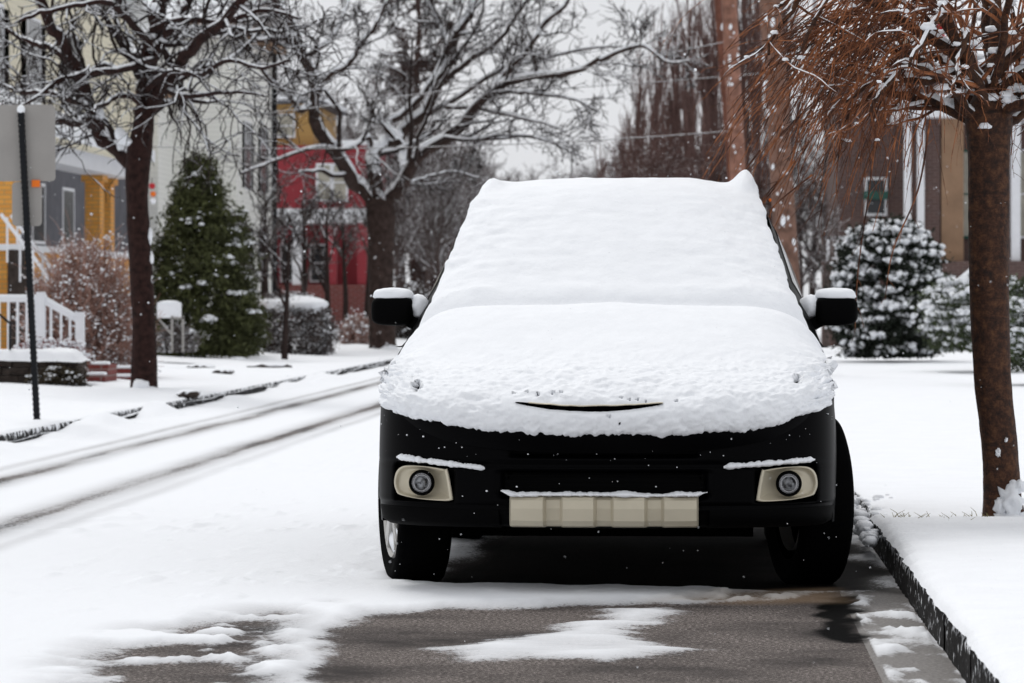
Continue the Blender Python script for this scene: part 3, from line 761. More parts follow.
n_ = 130; f = np.linspace(0, 1, n_); x_ = -.385+.77*f; z_ = .394+.014*sstep(.33, .39, np.abs(x_))+.004*fbm(f*8, f*0, 3, 2)
rr2 = (.012+.007*fbm(f*10, f*0, 15, 3)+.0025*fbm(f*60, f*0, 16, 2))*np.minimum(1, np.minimum(f, 1-f)*22+.15)
G = np.array([[(x_[k], .016+3.6*rr2[k]*math.cos(a_)+.001*r.normal(), z_[k]+rr2[k]*math.sin(a_)*(1 if math.sin(a_) > 0 else .5)+.0009*r.normal()) for a_ in np.linspace(0, 2*np.pi, 15)] for k in range(n_)]); G[:, -1] = G[:, 0]
m.grid(cw(G))
# crumbs clinging to the bumper
n = 120; xs_ = r.uniform(-.86, .86, n); zs_ = .62-np.abs(r.normal(0, .05, n))-.0; zs_[::5] = r.uniform(.36, .6, len(zs_[::5]))
for x_, z_ in zip(xs_, zs_):
    z_ += .09*(abs(x_)/.87)**3
    s0 = .0008+.0032*r.random()**3; m.inst(*ICO1, cw([(x_, on_fascia(x_, z_)-.003, z_)]), [(s0*1.3, s0, s0)], seed=1)
m.build('snow', 'snow_car', car, smooth=True)
# frost and snow dust on fenders beside the blanket
m = MB(); n = 900
for sign in (-1, 1):
    yv_ = r.uniform(.48, 1.3, n//2); k0 = np.abs(r.normal(0, .07, n//2)); zt_ = np.interp(yv_, ey, ez)-k0
    xv_ = np.interp(yv_, ey, ex)-.002+.009*np.sin(np.pi*np.clip((zt_-.27)/.68, 0, 1))
    s0 = r.uniform(.0015, .006, n//2)*(1-k0*2).clip(.2)
    m.inst(*ICO1, cw(np.stack([sign*xv_, yv_, zt_], -1)), np.stack([s0*.5, s0, s0*1.3], -1), seed=5)
m.build('snow', 'snow_car', car, smooth=True)

# ================================================================== TREES
def resample(pts, n):
    return catmull(pts, n)
def grow(P, R, k, lfac, ang, up, wob, n, rfac, rg, tmin=.25, lmin=0, droop=0, flat=0, rmin=.0025):
    """children of every parent polyline"""
    B, m_ = P.shape[:2]; idx = np.repeat(np.arange(B), k); N_ = len(idx)
    t = rg.uniform(tmin, 1, N_); f = t*(m_-1.001); i = f.astype(int); fr_ = (f-i)[:, None]
    o = P[idx, i]*(1-fr_)+P[idx, i+1]*fr_
    T = P[idx, i+1]-P[idx, i]; T /= np.linalg.norm(T, axis=1, keepdims=True)+1e-9
    Lp = np.linalg.norm(np.diff(P, axis=1), axis=2).sum(1)[idx]
    rnd = rg.normal(size=(N_, 3)); rnd[:, 2] *= (1-flat); rnd -= (rnd*T).sum(1, keepdims=True)*T; rnd /= np.linalg.norm(rnd, axis=1, keepdims=True)+1e-9
    a = rg.normal(ang, .22, N_)[:, None]
    D = T*np.cos(a)+rnd*np.sin(a); D[:, 2] += up; D /= np.linalg.norm(D, axis=1, keepdims=True)
    Ln = np.maximum(lmin, Lp*lfac*rg.uniform(.5, 1.25, N_)*(1.15-.6*t))
    st = Ln/(n-1); out = [o]; 
    for j in range(n-1):
        D = D+rg.normal(0, wob, (N_, 3)); D[:, 2] += (up*.35-droop*(j+1)/n); D /= np.linalg.norm(D, axis=1, keepdims=True)
        out.append(out[-1]+D*st[:, None])
    C = np.stack(out, 1)
    r0 = np.maximum((R[idx, i]*(1-fr_[:, 0])+R[idx, i+1]*fr_[:, 0])*rfac, rmin)
    RR = r0[:, None]*np.linspace(1, .35, n)[None]
    return C, np.maximum(RR, rmin*.6)
def snow_tubes(m, P, R, seed, keep=.5, k=.75, lift=.65, sides=5, hmin=.55):
    """snow lying along the upper side of branches"""
    rg = np.random.default_rng(seed)
    T = np.gradient(P, axis=1); T /= np.linalg.norm(T, axis=2, keepdims=True)+1e-9
    hor = np.sqrt(np.clip(1-T[..., 2]**2, 0, 1)); f = sstep(hmin-.2, hmin+.15, hor)*sstep(0, .4, rg.random(R.shape)+keep-.3)
    f[:, 0] *= .6; f[:, -1] *= .3
    RS = R*k*f; PS = P+np.array([0, 0, 1.])*(R*lift)[..., None]*np.ones(3)
    ok = f.max(1) > .3
    if ok.any(): m.tubes(PS[ok], np.maximum(RS[ok], 1e-4), sides)
def photo_tree(name, label, Y0, trunk, limbs, levels, mats, group=None, seed=1, snowk=.8, cat='tree', rmin=.004):
    rg = np.random.default_rng(seed)
    base = at(trunk[0][0], trunk[0][1], Y0)
    t = thing(name, label, cat, base, group)
    tp = np.array([at(p[0], p[1], Y0+(p[3] if len(p) > 3 else 0)) for p in trunk]); tr = np.array([p[2] for p in trunk])
    n = 40; K = catmull(np.column_stack([tp, tr]), n); 
    m = MB(); Pn = K[:, :3]; Rn = K[:, 3]*(1+.08*fbm(np.arange(n)*.7, np.zeros(n), seed, 2))
    Rn[:3] *= np.array([1.45, 1.2, 1.07])
    m.tubes(Pn, Rn, 14); sm = MB()
    LP, LR = [], []
    for l in limbs:
        pts = np.array([at(p[0], p[1], Y0+(p[2] if len(p) > 2 else 0)) for p in l['p']]); rr = np.linspace(l['r'][0], l['r'][1], len(pts))
        K = catmull(np.column_stack([pts, rr]), 22); jit = rg.normal(0, l['r'][1]*.35, (22, 3)); jit[0] = 0
        LP.append(K[:, :3]+jit); LR.append(K[:, 3])
    LP = np.array(LP); LR = np.array(LR)*(.78 if Y0 > 60 else 1)
    m.tubes(LP, LR, 9); LR_ = LR
    snow_tubes(sm, LP, LR, seed, 1.2 if Y0 > 60 else .55, .95 if Y0 > 60 else .72, .75 if Y0 > 60 else .55, 8, .30 if Y0 > 60 else .45)
    m.build('trunk', mats[0], t, smooth=True)
    cr = MB(); P, R = LP, LR; allP = [(LP, LR)]
    for li, lv in enumerate(levels):
        if lv.get('from') is not None: P, R = allP[lv['from']]
        P, R = grow(P, R, lv['k'], lv['l'], lv.get('a', .8), lv.get('up', .1), lv.get('w', .16), lv.get('n', 6), lv.get('rf', .5), rg, lv.get('t', .2), lv.get('lmin', 0), lv.get('droop', 0), lv.get('flat', 0), rmin)
        allP.append((P, R)); cr.tubes(P, R, 5 if li == 0 else (4 if li == 1 else 3))
        if lv.get('snow', li < 2): snow_tubes(sm, P, R, seed+li, lv.get('keep', .5), snowk*lv.get('sk', 1), .7, 4 if li else 5)
    cr.build('crown', mats[1], t, smooth=True)
    if sm.n: sm.build('snow', 'snow', t, smooth=True)
    return t
# --- left street tree in the near distance
T1 = photo_tree('street_tree', 'dark trunked bare street tree by the left kerb, snow caught in its fork', 41.5,
 [(144, 396, .17), (144, 380, .155), (144, 330, .140), (141, 270, .132), (138, 220, .128), (137, 185, .13), (139, 155, .145), (145, 118, .11)],
 [dict(p=[(134, 168), (118, 150, .2), (100, 132, .4), (92, 108, .4), (82, 78, .1), (66, 45, -.3), (48, 20, -.6), (30, -20, -1)], r=(.095, .055)),
  dict(p=[(143, 130), (147, 100, 0), (150, 70, .1), (152, 40, .2), (158, 5, .4), (165, -60, .8)], r=(.115, .085)),
  dict(p=[(148, 108), (162, 88, -.3), (178, 68, -.6), (192, 48, -1), (215, 30, -1.4), (240, 5, -2), (262, -30, -2.4)], r=(.09, .04)),
  dict(p=[(100, 128), (86, 118, -.3), (76, 124, -.5), (62, 120, -.8), (48, 118, -1), (30, 108, -1.3)], r=(.055, .02)),
  dict(p=[(143, 108), (132, 97, -.4), (120, 96, -.6), (104, 104, -.9), (90, 112, -1.2)], r=(.04, .02)),
  dict(p=[(90, 105), (70, 100, .4), (48, 92, .8), (22, 92, 1.4), (-10, 80, 2)], r=(.04, .02)),
  dict(p=[(152, 60), (120, 70, -1), (85, 74, -1.6), (60, 80, -2), (35, 98, -2.3), (10, 112, -2.6)], r=(.045, .015)),
  dict(p=[(150, 45), (120, 12, -1), (100, 2, -1.6), (60, 8, -2), (20, 20, -2.3)], r=(.045, .02)),
  dict(p=[(150, 55), (175, 22, .5), (190, -5, .9), (210, -40, 1)], r=(.07, .04)),
  dict(p=[(160, 88), (185, 96, -1), (205, 95, -1.4), (235, 92, -2), (265, 96, -2.4)], r=(.04, .012)),
  dict(p=[(140, 96), (170, 72, -.8), (200, 75, -1.4), (228, 60, -2), (262, 68, -2.6), (290, 60, -3)], r=(.04, .015)),
  dict(p=[(80, 75), (55, 50, .5), (30, 42, .7), (0, 25, 1)], r=(.05, .02)),
  dict(p=[(152, 30), (185, 20, -.5), (225, 22, -1), (262, 10, -1.6), (300, 18, -2)], r=(.045, .016)),
  dict(p=[(148, 70), (130, 50, .8), (115, 20, 1.4), (105, -20, 2)], r=(.05, .02)),
 ],
 [dict(k=7, l=.50, a=.9, up=.04, n=10, w=.27, rf=.46, t=.10, keep=.6, sk=1.0), dict(k=5, l=.72, a=.85, up=-.02, n=9, w=.25, rf=.55, droop=.10, keep=.35, sk=1.0), dict(k=3, l=.75, a=.8, up=-.04, n=7, w=.24, rf=.65, droop=.12)],
 ('bark', 'twig_black'), seed=5, rmin=.0075)
# snow lodged in the fork and up against the trunk foot
m = MB(); v, t = lumpy(ICO3, .04, 3)
for px, py, s_, dy in ((120, 134, (.06, .08, .08), -.06), (127, 142, (.09, .08, .045), -.06), (123, 138, (.06, .08, .07), -.08), (100, 114, (.05, .06, .07), -.06), (155, 8, (.05, .1, .07), -.10), (150, 236, (.025, .06, .10), 0), (150.5, 258, (.03, .05, .08), 0), (151, 280, (.025, .06, .12), 0), (150, 345, (.02, .05, .06), 0)):
    m.add(v*np.array(s_)*(1+.45*fbm(v[:, 0]*2+px, v[:, 2]*2+py, 4, 4))[:, None]+at(px, py, 41.5+dy), t=t)
for px, py, s_ in ((143, 393, (.27, .3, .06)), (141, 388, (.10, .16, .10)), (151, 391, (.10, .25, .05))):
    m.add(v*np.array(s_)*(1+.3*fbm(v[:, 0]*2+px, v[:, 2]*2, 4, 3))[:, None]+at(px, py, 41.33), t=t)
m.build('snow', 'snow', T1, smooth=True)
# --- second street tree, spreading over the road
T2 = photo_tree('street_tree', 'wide bare street tree left of the car, thick snow along its limbs', 74,
 [(383, 352, .30), (382, 330, .26), (381, 290, .25), (381, 250, .26), (381, 215, .30), (378, 198, .28)],
 [dict(p=[(381, 205), (362, 190), (347, 173, -.5), (334, 149, -1), (319, 126, -1.4), (312, 105, -1.6), (316, 85, -2), (303, 58, -2.4), (292, 29, -3), (268, -5, -3.4), (240, -50, -4)], r=(.19, .09)),
  dict(p=[(380, 205), (374, 180), (371, 158, .3), (382, 148, .6), (394, 143, 1), (406, 129, 1.2), (432, 105, 1), (446, 64, 1), (464, 18, 1), (480, -20, 1.4), (490, -60, 1.6)], r=(.20, .09)),
  dict(p=[(384, 205), (398, 190, -.4), (412, 168, -.8), (419, 156, -1), (440, 146, -1.3), (458, 131, -1.6), (472, 112, -2), (486, 97, -2.4), (508, 82, -2.8), (530, 76, -3.4), (563, 74, -4), (600, 60, -5)], r=(.18, .06)),
  dict(p=[(404, 170), (401, 150, .5), (396, 138, .5), (388, 126, .8), (405, 112, 1), (428, 86, 1), (447, 47, 1), (450, 20, 1)], r=(.12, .06)),
  dict(p=[(486, 97, -2.4), (497, 84, -2), (512, 66, -2), (527, 52, -2), (540, 28, -2), (566, 2, -2), (590, -30, -2)], r=(.10, .04)),
  dict(p=[(486, 95, -2.4), (510, 92, -3), (540, 94, -3.6), (575, 100, -4), (600, 112, -4.6)], r=(.06, .02)),
  dict(p=[(446, 107, -1), (482, 109, -2), (512, 116, -3), (540, 122, -3.5), (568, 132, -4)], r=(.06, .02)),
  dict(p=[(371, 150, .3), (368, 138, 0), (347, 149, -.8), (312, 148, -1.5), (274, 161, -2), (240, 174, -2.5)], r=(.08, .03)),
  dict(p=[(316, 88, -2), (332, 74, -2), (349, 64, -2), (364, 40, -2), (380, 18, -2), (398, -20, -2)], r=(.09, .04)),
  dict(p=[(313, 100, -1.6), (300, 112, -2), (290, 96, -2.4), (268, 78, -3), (250, 52, -3.4), (236, 30, -4)], r=(.08, .03)),
  dict(p=[(420, 118, 1.1), (455, 100, .6), (500, 70, 0), (530, 62, -.5), (580, 50, -1), (640, 46, -2)], r=(.07, .02)),
  dict(p=[(440, 85, 1), (470, 60, 0), (500, 40, -1), (520, 10, -1.4), (545, -20, -2)], r=(.08, .03)),
  dict(p=[(396, 186, -.4), (420, 180, .5), (450, 172, 1), (480, 178, 1.5)], r=(.05, .02)),
  dict(p=[(452, 55, 1), (440, 25, 1.8), (420, -10, 2.4)], r=(.09, .04)),
  dict(p=[(303, 58, -2.4), (330, 40, -1.4), (345, 10, -1), (352, -30, -.4)], r=(.08, .03)),
  dict(p=[(296, 36, -3), (262, 40, -3.6), (236, 30, -4), (205, 36, -4.4)], r=(.07, .02)),
  dict(p=[(600, 60, -5), (640, 46, -5.6), (668, 62, -6), (690, 60, -6.4)], r=(.06, .015)),
 ],
 [dict(k=9, l=.40, a=.75, up=.10, n=9, w=.20, rf=.42, t=.15, keep=.8, sk=1.2), dict(k=8, l=.58, a=.75, up=.05, n=7, w=.22, rf=.5, keep=.4), dict(k=6, l=.6, a=.7, up=.0, n=6, w=.22, rf=.6)],
 ('bark_snowy', 'twig_dark'), seed=11, rmin=.009)

# --- generic trees far away
def make_tree(name, label, h, spread, seed, mats, style='round', group=None, kk=(9, 8, 6), rmin=.016, cat='tree', snow=True):
    rg = np.random.default_rng(seed); t = thing(name, label, cat, (0, 0, -300), group)
    o = np.array((0, 0, -300.))
    n = 12; hh = h*(.97 if style != 'round' else .6); z = np.linspace(0, hh, n); tp = np.stack([.02*h*fbm(z*.4, z*0, seed, 2), .02*h*fbm(z*.4, z*0+9, seed+1, 2), z], -1)
    r0 = h*.017; tr = r0*np.linspace(1, .25, n)
    m = MB().tubes(tp+o, tr, 8); m.build('trunk', mats[0], t, smooth=True)
    if style == 'round':
        P, R = grow(tp[None], tr[None], kk[0]*2, spread, .75, .25, .12, 8, .6, rg, .35, rmin=rmin)
        lv = [(kk[1], .5, .75, .08), (kk[2], .55, .7, .02), (3, .6, .7, 0)]
    elif style == 'poplar':
        P, R = grow(tp[None], tr[None], kk[0]*4, spread, .42, .55, .05, 8, .55, rg, .10, rmin=rmin)
        lv = [(kk[1], .55, .35, .35), (kk[2], .5, .35, .3)]
    else:  # dense
        P, R = grow(tp[None], tr[None], kk[0]*7, spread, 1.25, -.05, .06, 6, .4, rg, .06, rmin=rmin, droop=.1)
        lv = [(kk[1], .4, .8, 0), (kk[2], .5, .7, -.1)]
    c = MB().tubes(P+o, R, 5); sm = MB(); snow_tubes(sm, P+o, R, seed, .6, .8, .7, 4)
    for k, l, a, u in lv:
        P, R = grow(P, R, k, l, a, u, .15, 5, .55, rg, .15, rmin=rmin); c.tubes(P+o, R, 3)
    c.build('crown', mats[1], t, smooth=True)
    if snow and sm.n: sm.build('snow', 'snow', t, smooth=True)
    return t
G_far = 'bare trees at the end of the street'
rA = make_tree('bare_tree', 'grey bare tree in the tangle beyond the end of the street', 13, .62, 21, ('bark_far', 'bark_far'), group=G_far)
rB = make_tree('bare_tree', 'grey bare tree in the tangle beyond the end of the street', 12, .7, 22, ('bark_far', 'bark_far'), group=G_far, kk=(8, 8, 5))
pA = make_tree('upright_tree', 'reddish brown tree of upright bare branches left of the poles', 12, .42, 23, ('poplar', 'poplar'), 'poplar', group='tall upright bare trees behind the car', kk=(8, 6, 4), snow=False, rmin=.011)
pB = make_tree('upright_tree', 'reddish brown tree of upright bare branches left of the poles', 12, .36, 24, ('poplar', 'poplar'), 'poplar', group='tall upright bare trees behind the car', kk=(7, 6, 4), snow=False, rmin=.011)
def place(proto, used, px, Y, h, h0, rz=0, z=.15, wide=1.0):
    x = at(px, 300, Y)[0]; s = h/h0
    if proto.name not in used:
        used.add(proto.name); proto.location = (x, Y, z); proto.rotation_euler = (0, 0, rz); proto.scale = (s*wide, s*wide, s); return proto
    return dup(proto, (x, Y, z), rz, (s*wide, s*wide, s))
used = set()
rr_ = np.random.default_rng(77)
for i, (px, Y, h) in enumerate([(428, 105, 7.2), (455, 120, 8), (480, 135, 8.0), (508, 160, 8), (535, 175, 8.6), (560, 165, 7.4), (590, 150, 7.6), (402, 112, 9), (355, 118, 10), (440, 98, 5.6), (500, 120, 5.5), (545, 140, 5.6), (330, 128, 11), (470, 190, 12), (618, 175, 9), (650, 145, 6), (700, 130, 6.5), (812, 95, 6.5), (850, 110, 8.5), (775, 105, 8), (890, 125, 9), (960, 112, 10), (1010, 98, 9), (445, 130, 7), (465, 145, 8), (492, 128, 6.4), (520, 132, 6.6), (532, 145, 7), (552, 128, 5.6), (575, 132, 6.4), (588, 165, 8.6), (605, 128, 6.4), (625, 108, 4.9), (572, 108, 4.6), (520, 104, 4.4), (480, 102, 4.6), (435, 112, 6.4), (645, 106, 5), (670, 104, 5.2), (690, 103, 5), (398, 100, 6), (325, 116, 7), (342, 124, 9), (800, 88, 5), (838, 98, 6), (872, 110, 8), (432, 140, 8), (452, 150, 8.6), (474, 160, 8), (496, 170, 8.4), (515, 150, 6.8), (538, 155, 7.4), (556, 150, 6.6), (580, 175, 9), (596, 160, 8), (612, 150, 7.6), (420, 125, 7.4), (630, 160, 9), (505, 138, 6.0), (565, 140, 6.2), (600, 142, 7)]):
    o_ = place(rA if i % 2 else rB, used, px, Y, h, 13 if i % 2 else 12, rr_.uniform(0, 6))
    if px < 365: o_['label'] = 'grey bare tree behind the red house'; o_['group'] = 'bare trees behind the red house'
    if px > 760: o_['label'] = 'grey bare tree behind the big trunk and shrubs on the right side'; o_['group'] = 'bare trees on the right side'
for i, (px, Y, h) in enumerate([(622, 130, 7.0), (640, 122, 8.2), (658, 118, 9.6), (676, 114, 8.6), (692, 112, 10.0), (706, 110, 9.0), (720, 104, 10.5), (742, 100, 9.5), (760, 98, 10.2), (785, 100, 9.8), (603, 138, 6.4), (630, 126, 6.4), (650, 120, 7.2), (668, 116, 7.0), (686, 113, 7.6)]):
    place(pA if i % 2 else pB, used, px, Y, h, 12, rr_.uniform(0, 6), wide=.8)
pC = make_tree('bare_tree', 'round brown bare tree low behind the car roof', 7, .75, 27, ('poplar', 'poplar'), group='round brown trees behind the car roof', kk=(10, 9, 6), rmin=.011, snow=True)
for i, (px, Y, h) in enumerate([(604, 100, 4.4), (628, 98, 4.9), (650, 96, 5.3), (672, 95, 5.6), (692, 93, 5.5), (708, 92, 5.8), (584, 110, 4.4), (640, 104, 6.2), (664, 103, 6.6), (755, 88, 5.4), (560, 118, 4.4), (530, 122, 4.5)]):
    place(pC, used, px, Y, h, 7, rr_.uniform(0, 6))
dn = make_tree('conifer', 'tall dense brown tree standing far behind the spreading street tree', 13, .17, 31, ('conifer_far', 'conifer_far'), 'dense', kk=(20, 10, 6), rmin=.022, snow=False)
dn.location = (at(415, 300, 125)[0], 125, .2)
# slim saplings on the left and right
def sapling(name, label, px, py, Y, h, seed, group=None, mats=('twig_dark', 'twig_dark'), r=.03, z=None):
    b = at(px, py, Y)
    t = make_tree(name, label, h, .55, seed, mats, group=group, kk=(6, 5, 4), rmin=.007)
    t.location = tuple(b); return t
sapling('young_tree', 'thin bare sapling in front of the clipped round hedge', 287, 368, 60, 3.6, 41)
sapling('young_tree', 'slender bare tree just right of the clipped hedge', 326, 352, 68, 4.2, 42)
sapling('young_tree', 'small bare tree between the car mirror and the snowy shrub', 826, 350, 78, 4.2, 43, mats=('bark_far', 'bark_far'))
sapling('young_tree', 'thin bare tree in front of the white house', 268, 350, 80, 5.4, 44, mats=('twig_dark', 'twig_grey'))
sapling('young_tree', 'bare bushy tree in front of the red house porch', 345, 350, 88, 5.2, 45, mats=('twig_dark', 'twig_grey'))
sapling('young_tree', 'bare young tree veiling the white porch roof of the red house', 305, 352, 92, 6.0, 46, mats=('twig_dark', 'twig_grey'))
sapling('young_tree', 'tall bare young tree between the white house and the red house', 258, 352, 95, 7.0, 47, mats=('twig_dark', 'twig_grey'))
sapling('young_tree', 'bare young tree touching the trunk of the wide street tree', 366, 350, 96, 6.5, 48, mats=('twig_dark', 'twig_grey'))
# snowy brushwood tangle (two bare bushes) left of the car
def twig_bush(name, label, c, rx, ry, rz, n, seed, mat, snown=200, group=None, rmin=.006, blob=.05, up=.6, cat='bush', sub=6):
    rg = np.random.default_rng(seed); t = thing(name, label, cat, c, group)
    th = rg.uniform(0, 2*np.pi, n); el = np.arccos(rg.uniform(0, 1, n)**(1/(1+up))); D = np.stack([np.cos(th)*np.sin(el)*rx, np.sin(th)*np.sin(el)*ry, np.cos(el)*rz], -1)*rg.uniform(.65, 1.02, (n, 1))
    s = np.linspace(0, 1, 7)[None, :, None]; B = np.stack([rg.normal(0, rx*.25, n), rg.normal(0, ry*.25, n), np.zeros(n)], -1)
    P = B[:, None]*(1-s)+D[:, None]*s**.9+rg.normal(0, rx*.035, (n, 7, 3))*s; P[..., 2] = np.abs(P[..., 2])
    R = np.linspace(rmin*2, rmin, 7)[None].repeat(n, 0); P = P+c
    m = MB().tubes(P, R, 3); P2, R2 = grow(P, R, sub, .35, .7, .05, .15, 4, .7, rg, .4, rmin=rmin*.8); m.tubes(P2, R2, 3)
    m.build('twigs', mat, t, smooth=True)
    ends = P2[:, -1]; pick = rg.choice(len(ends), min(snown, len(ends)), replace=False); k = ends[pick]
    S = rg.uniform(.3, 1, (len(k), 1))*blob*np.array([[1, 1, .6]])
    MB().inst(*lumpy(ICO1, .15, seed), k, S, seed=seed).build('snow', 'snow', t, smooth=True)
    return t
twig_bush('bush', 'large brown twiggy bush dusted with snow left of the dark trunk', at(86, 374, 46), .92, 1.0, 1.75, 950, 51, 'twig_bush', 3600, blob=.022, rmin=.006, sub=7)
twig_bush('bush', 'low brown bush at the foot of the red house', at(357, 345, 80), .55, .7, .7, 220, 52, 'twig_bush', 300, blob=.04)
twig_bush('bush', 'low bare bush between the dark trunk and the conifer', at(176, 352, 55), .4, .6, .50, 160, 53, 'twig_grey', 60, blob=.02)
twig_bush('bush', 'snow laden bare bush hugging the foot of the wide street tree', at(415, 345, 92), 1.2, 1.2, 1.6, 260, 54, 'twig_grey', 600, blob=.05, rmin=.01)

# leaf shrubs
def leafy(name, label, c, rx, ry, rz, nclump, leafs, lsize, seed, mat, snow_frac=.6, blob=.09, cone=False, trunk=True, cat='shrub', group=None, spread=.12, shape=None, squash=.55, blobs_per=5):
    rg = np.random.default_rng(seed); t = thing(name, label, cat, c, group)
    th = rg.uniform(0, 2*np.pi, nclump); u = rg.uniform(0, 1, nclump); shell = rg.uniform(.45, 1, nclump)**.5
    if cone:
        z = u**1.25; rad = (1-z)**.62*(.70+.48*vnoise(th*1.9, z*6, seed))*np.minimum(1, .7+z*6)
    else:
        z = np.clip(u, 0, 1); rad = np.clip(1-np.abs((2*z-.85)/1.16)**2.7, 0, 1)**.55*(.88+.22*vnoise(th*1.5, z*5, seed))
    rad = rad*shell
    C = np.stack([np.cos(th)*rad*rx, np.sin(th)*rad*ry, z*rz*(.95+.08*rg.random(nclump))+.03], -1)
    idx = np.repeat(np.arange(nclump), leafs); n = len(idx)
    L0 = C[idx]+rg.normal(0, spread, (n, 3))*np.array([1, 1, .55]); L0[:, 2] = np.abs(L0[:, 2])
    a = rg.normal(size=(n, 3)); a /= np.linalg.norm(a, axis=1, keepdims=True); b = rg.normal(size=(n, 3)); b -= (a*b).sum(1, keepdims=True)*a; b /= np.linalg.norm(b, axis=1, keepdims=True)
    sz = rg.uniform(.5, 1.3, (n, 1))*lsize
    v = np.stack([L0-a*sz, L0+b*sz*.4, L0+a*sz, L0-b*sz*.4], 1)+c
    MB().add(v, np.arange(n*4).reshape(-1, 4)).build('foliage', mat, t)
    # snow: small lumps sitting over each clump
    outer = (shell > .72); cc = C[outer & (rg.random(nclump) < snow_frac*(.35+.65*sstep(.05, .45, C[:, 2]/rz)))]
    idx = np.repeat(np.arange(len(cc)), blobs_per); Q = cc[idx]+rg.normal(0, spread*.8, (len(idx), 3))*np.array([1, 1, .2]); Q[:, 2] += spread*.35
    S = rg.uniform(.35, 1, (len(idx), 1))*blob*np.array([[1, 1, squash]])
    MB().inst(*lumpy(ICO1, .38, seed), Q+c, S, seed=seed).build('snow', 'snow', t, smooth=True)
    if trunk: MB().tubes(np.array([(0, 0, 0), (0, 0, rz*.3), (0.02, 0, rz*.7)])+c, np.array([.07, .05, .02]), 7).build('trunk', 'bark', t, smooth=True)
    return t
leafy('conifer', 'olive green conifer with sparse snow behind the dark street trunk', at(199, 356, 60), 1.06, .95, 3.1, 900, 48, .045, 61, 'needle', .11, .085, cone=True, cat='tree', spread=.10)
leafy('conifer', 'narrow dark evergreen snowy on its side, right of the olive conifer', at(238, 355, 63), .42, .5, 2.35, 260, 40, .045, 62, 'needle', .30, .07, cone=True, cat='tree', spread=.09)
leafy('hedge', 'round clipped hedge with a flat cap of snow in the left yard', at(288, 360, 66), .84, .8, 1.12, 620, 40, .03, 63, 'twig_grey', .25, .035, spread=.08, cat='hedge')
# snow cap on the hedge
hc = at(290, 296, 66); v, t_ = ICO3
hedge = [o for o in bpy.data.objects if o.name.startswith('hedge')][0]
MB().add(v*np.array((.66, .66, .17))*(1+.35*fbm(v[:, 0]*2.2, v[:, 1]*2.2, 4, 4)+.12*fbm(v[:, 0]*9, v[:, 2]*9, 4, 2))[:, None]+hc+np.array((0, 0, -.15)), t=t_).build('snow', 'snow', hedge, smooth=True)
leafy('shrub', 'big rounded evergreen shrub loaded with snow right of the car', at(888, 357, 60), .90, .95, 2.12, 520, 70, .045, 64, 'needle_dark', .78, .085, spread=.10, blobs_per=8, squash=.7)
leafy('shrub', 'low snow covered bush in front of the big rounded shrub, by the mirror', at(856, 345, 70), .36, .5, .85, 160, 36, .04, 65, 'needle_dark', .95, .08, spread=.09)
leafy('shrub', 'low evergreen shrub under snow behind the reddish trunk', at(985, 352, 52), .85, .8, 1.0, 300, 40, .035, 66, 'leaf_hedge', .9, .085, spread=.09)
leafy('shrub', 'green leaved hedge with snow at the right edge', at(1035, 372, 44), .50, .8, 1.05, 240, 40, .035, 67, 'leaf_hedge', .9, .075, spread=.08)
leafy('shrub', 'snowy evergreen bush behind the big rounded shrub', at(962, 350, 72), .6, .6, 1.25, 180, 40, .045, 68, 'needle_dark', .9, .10, spread=.11)

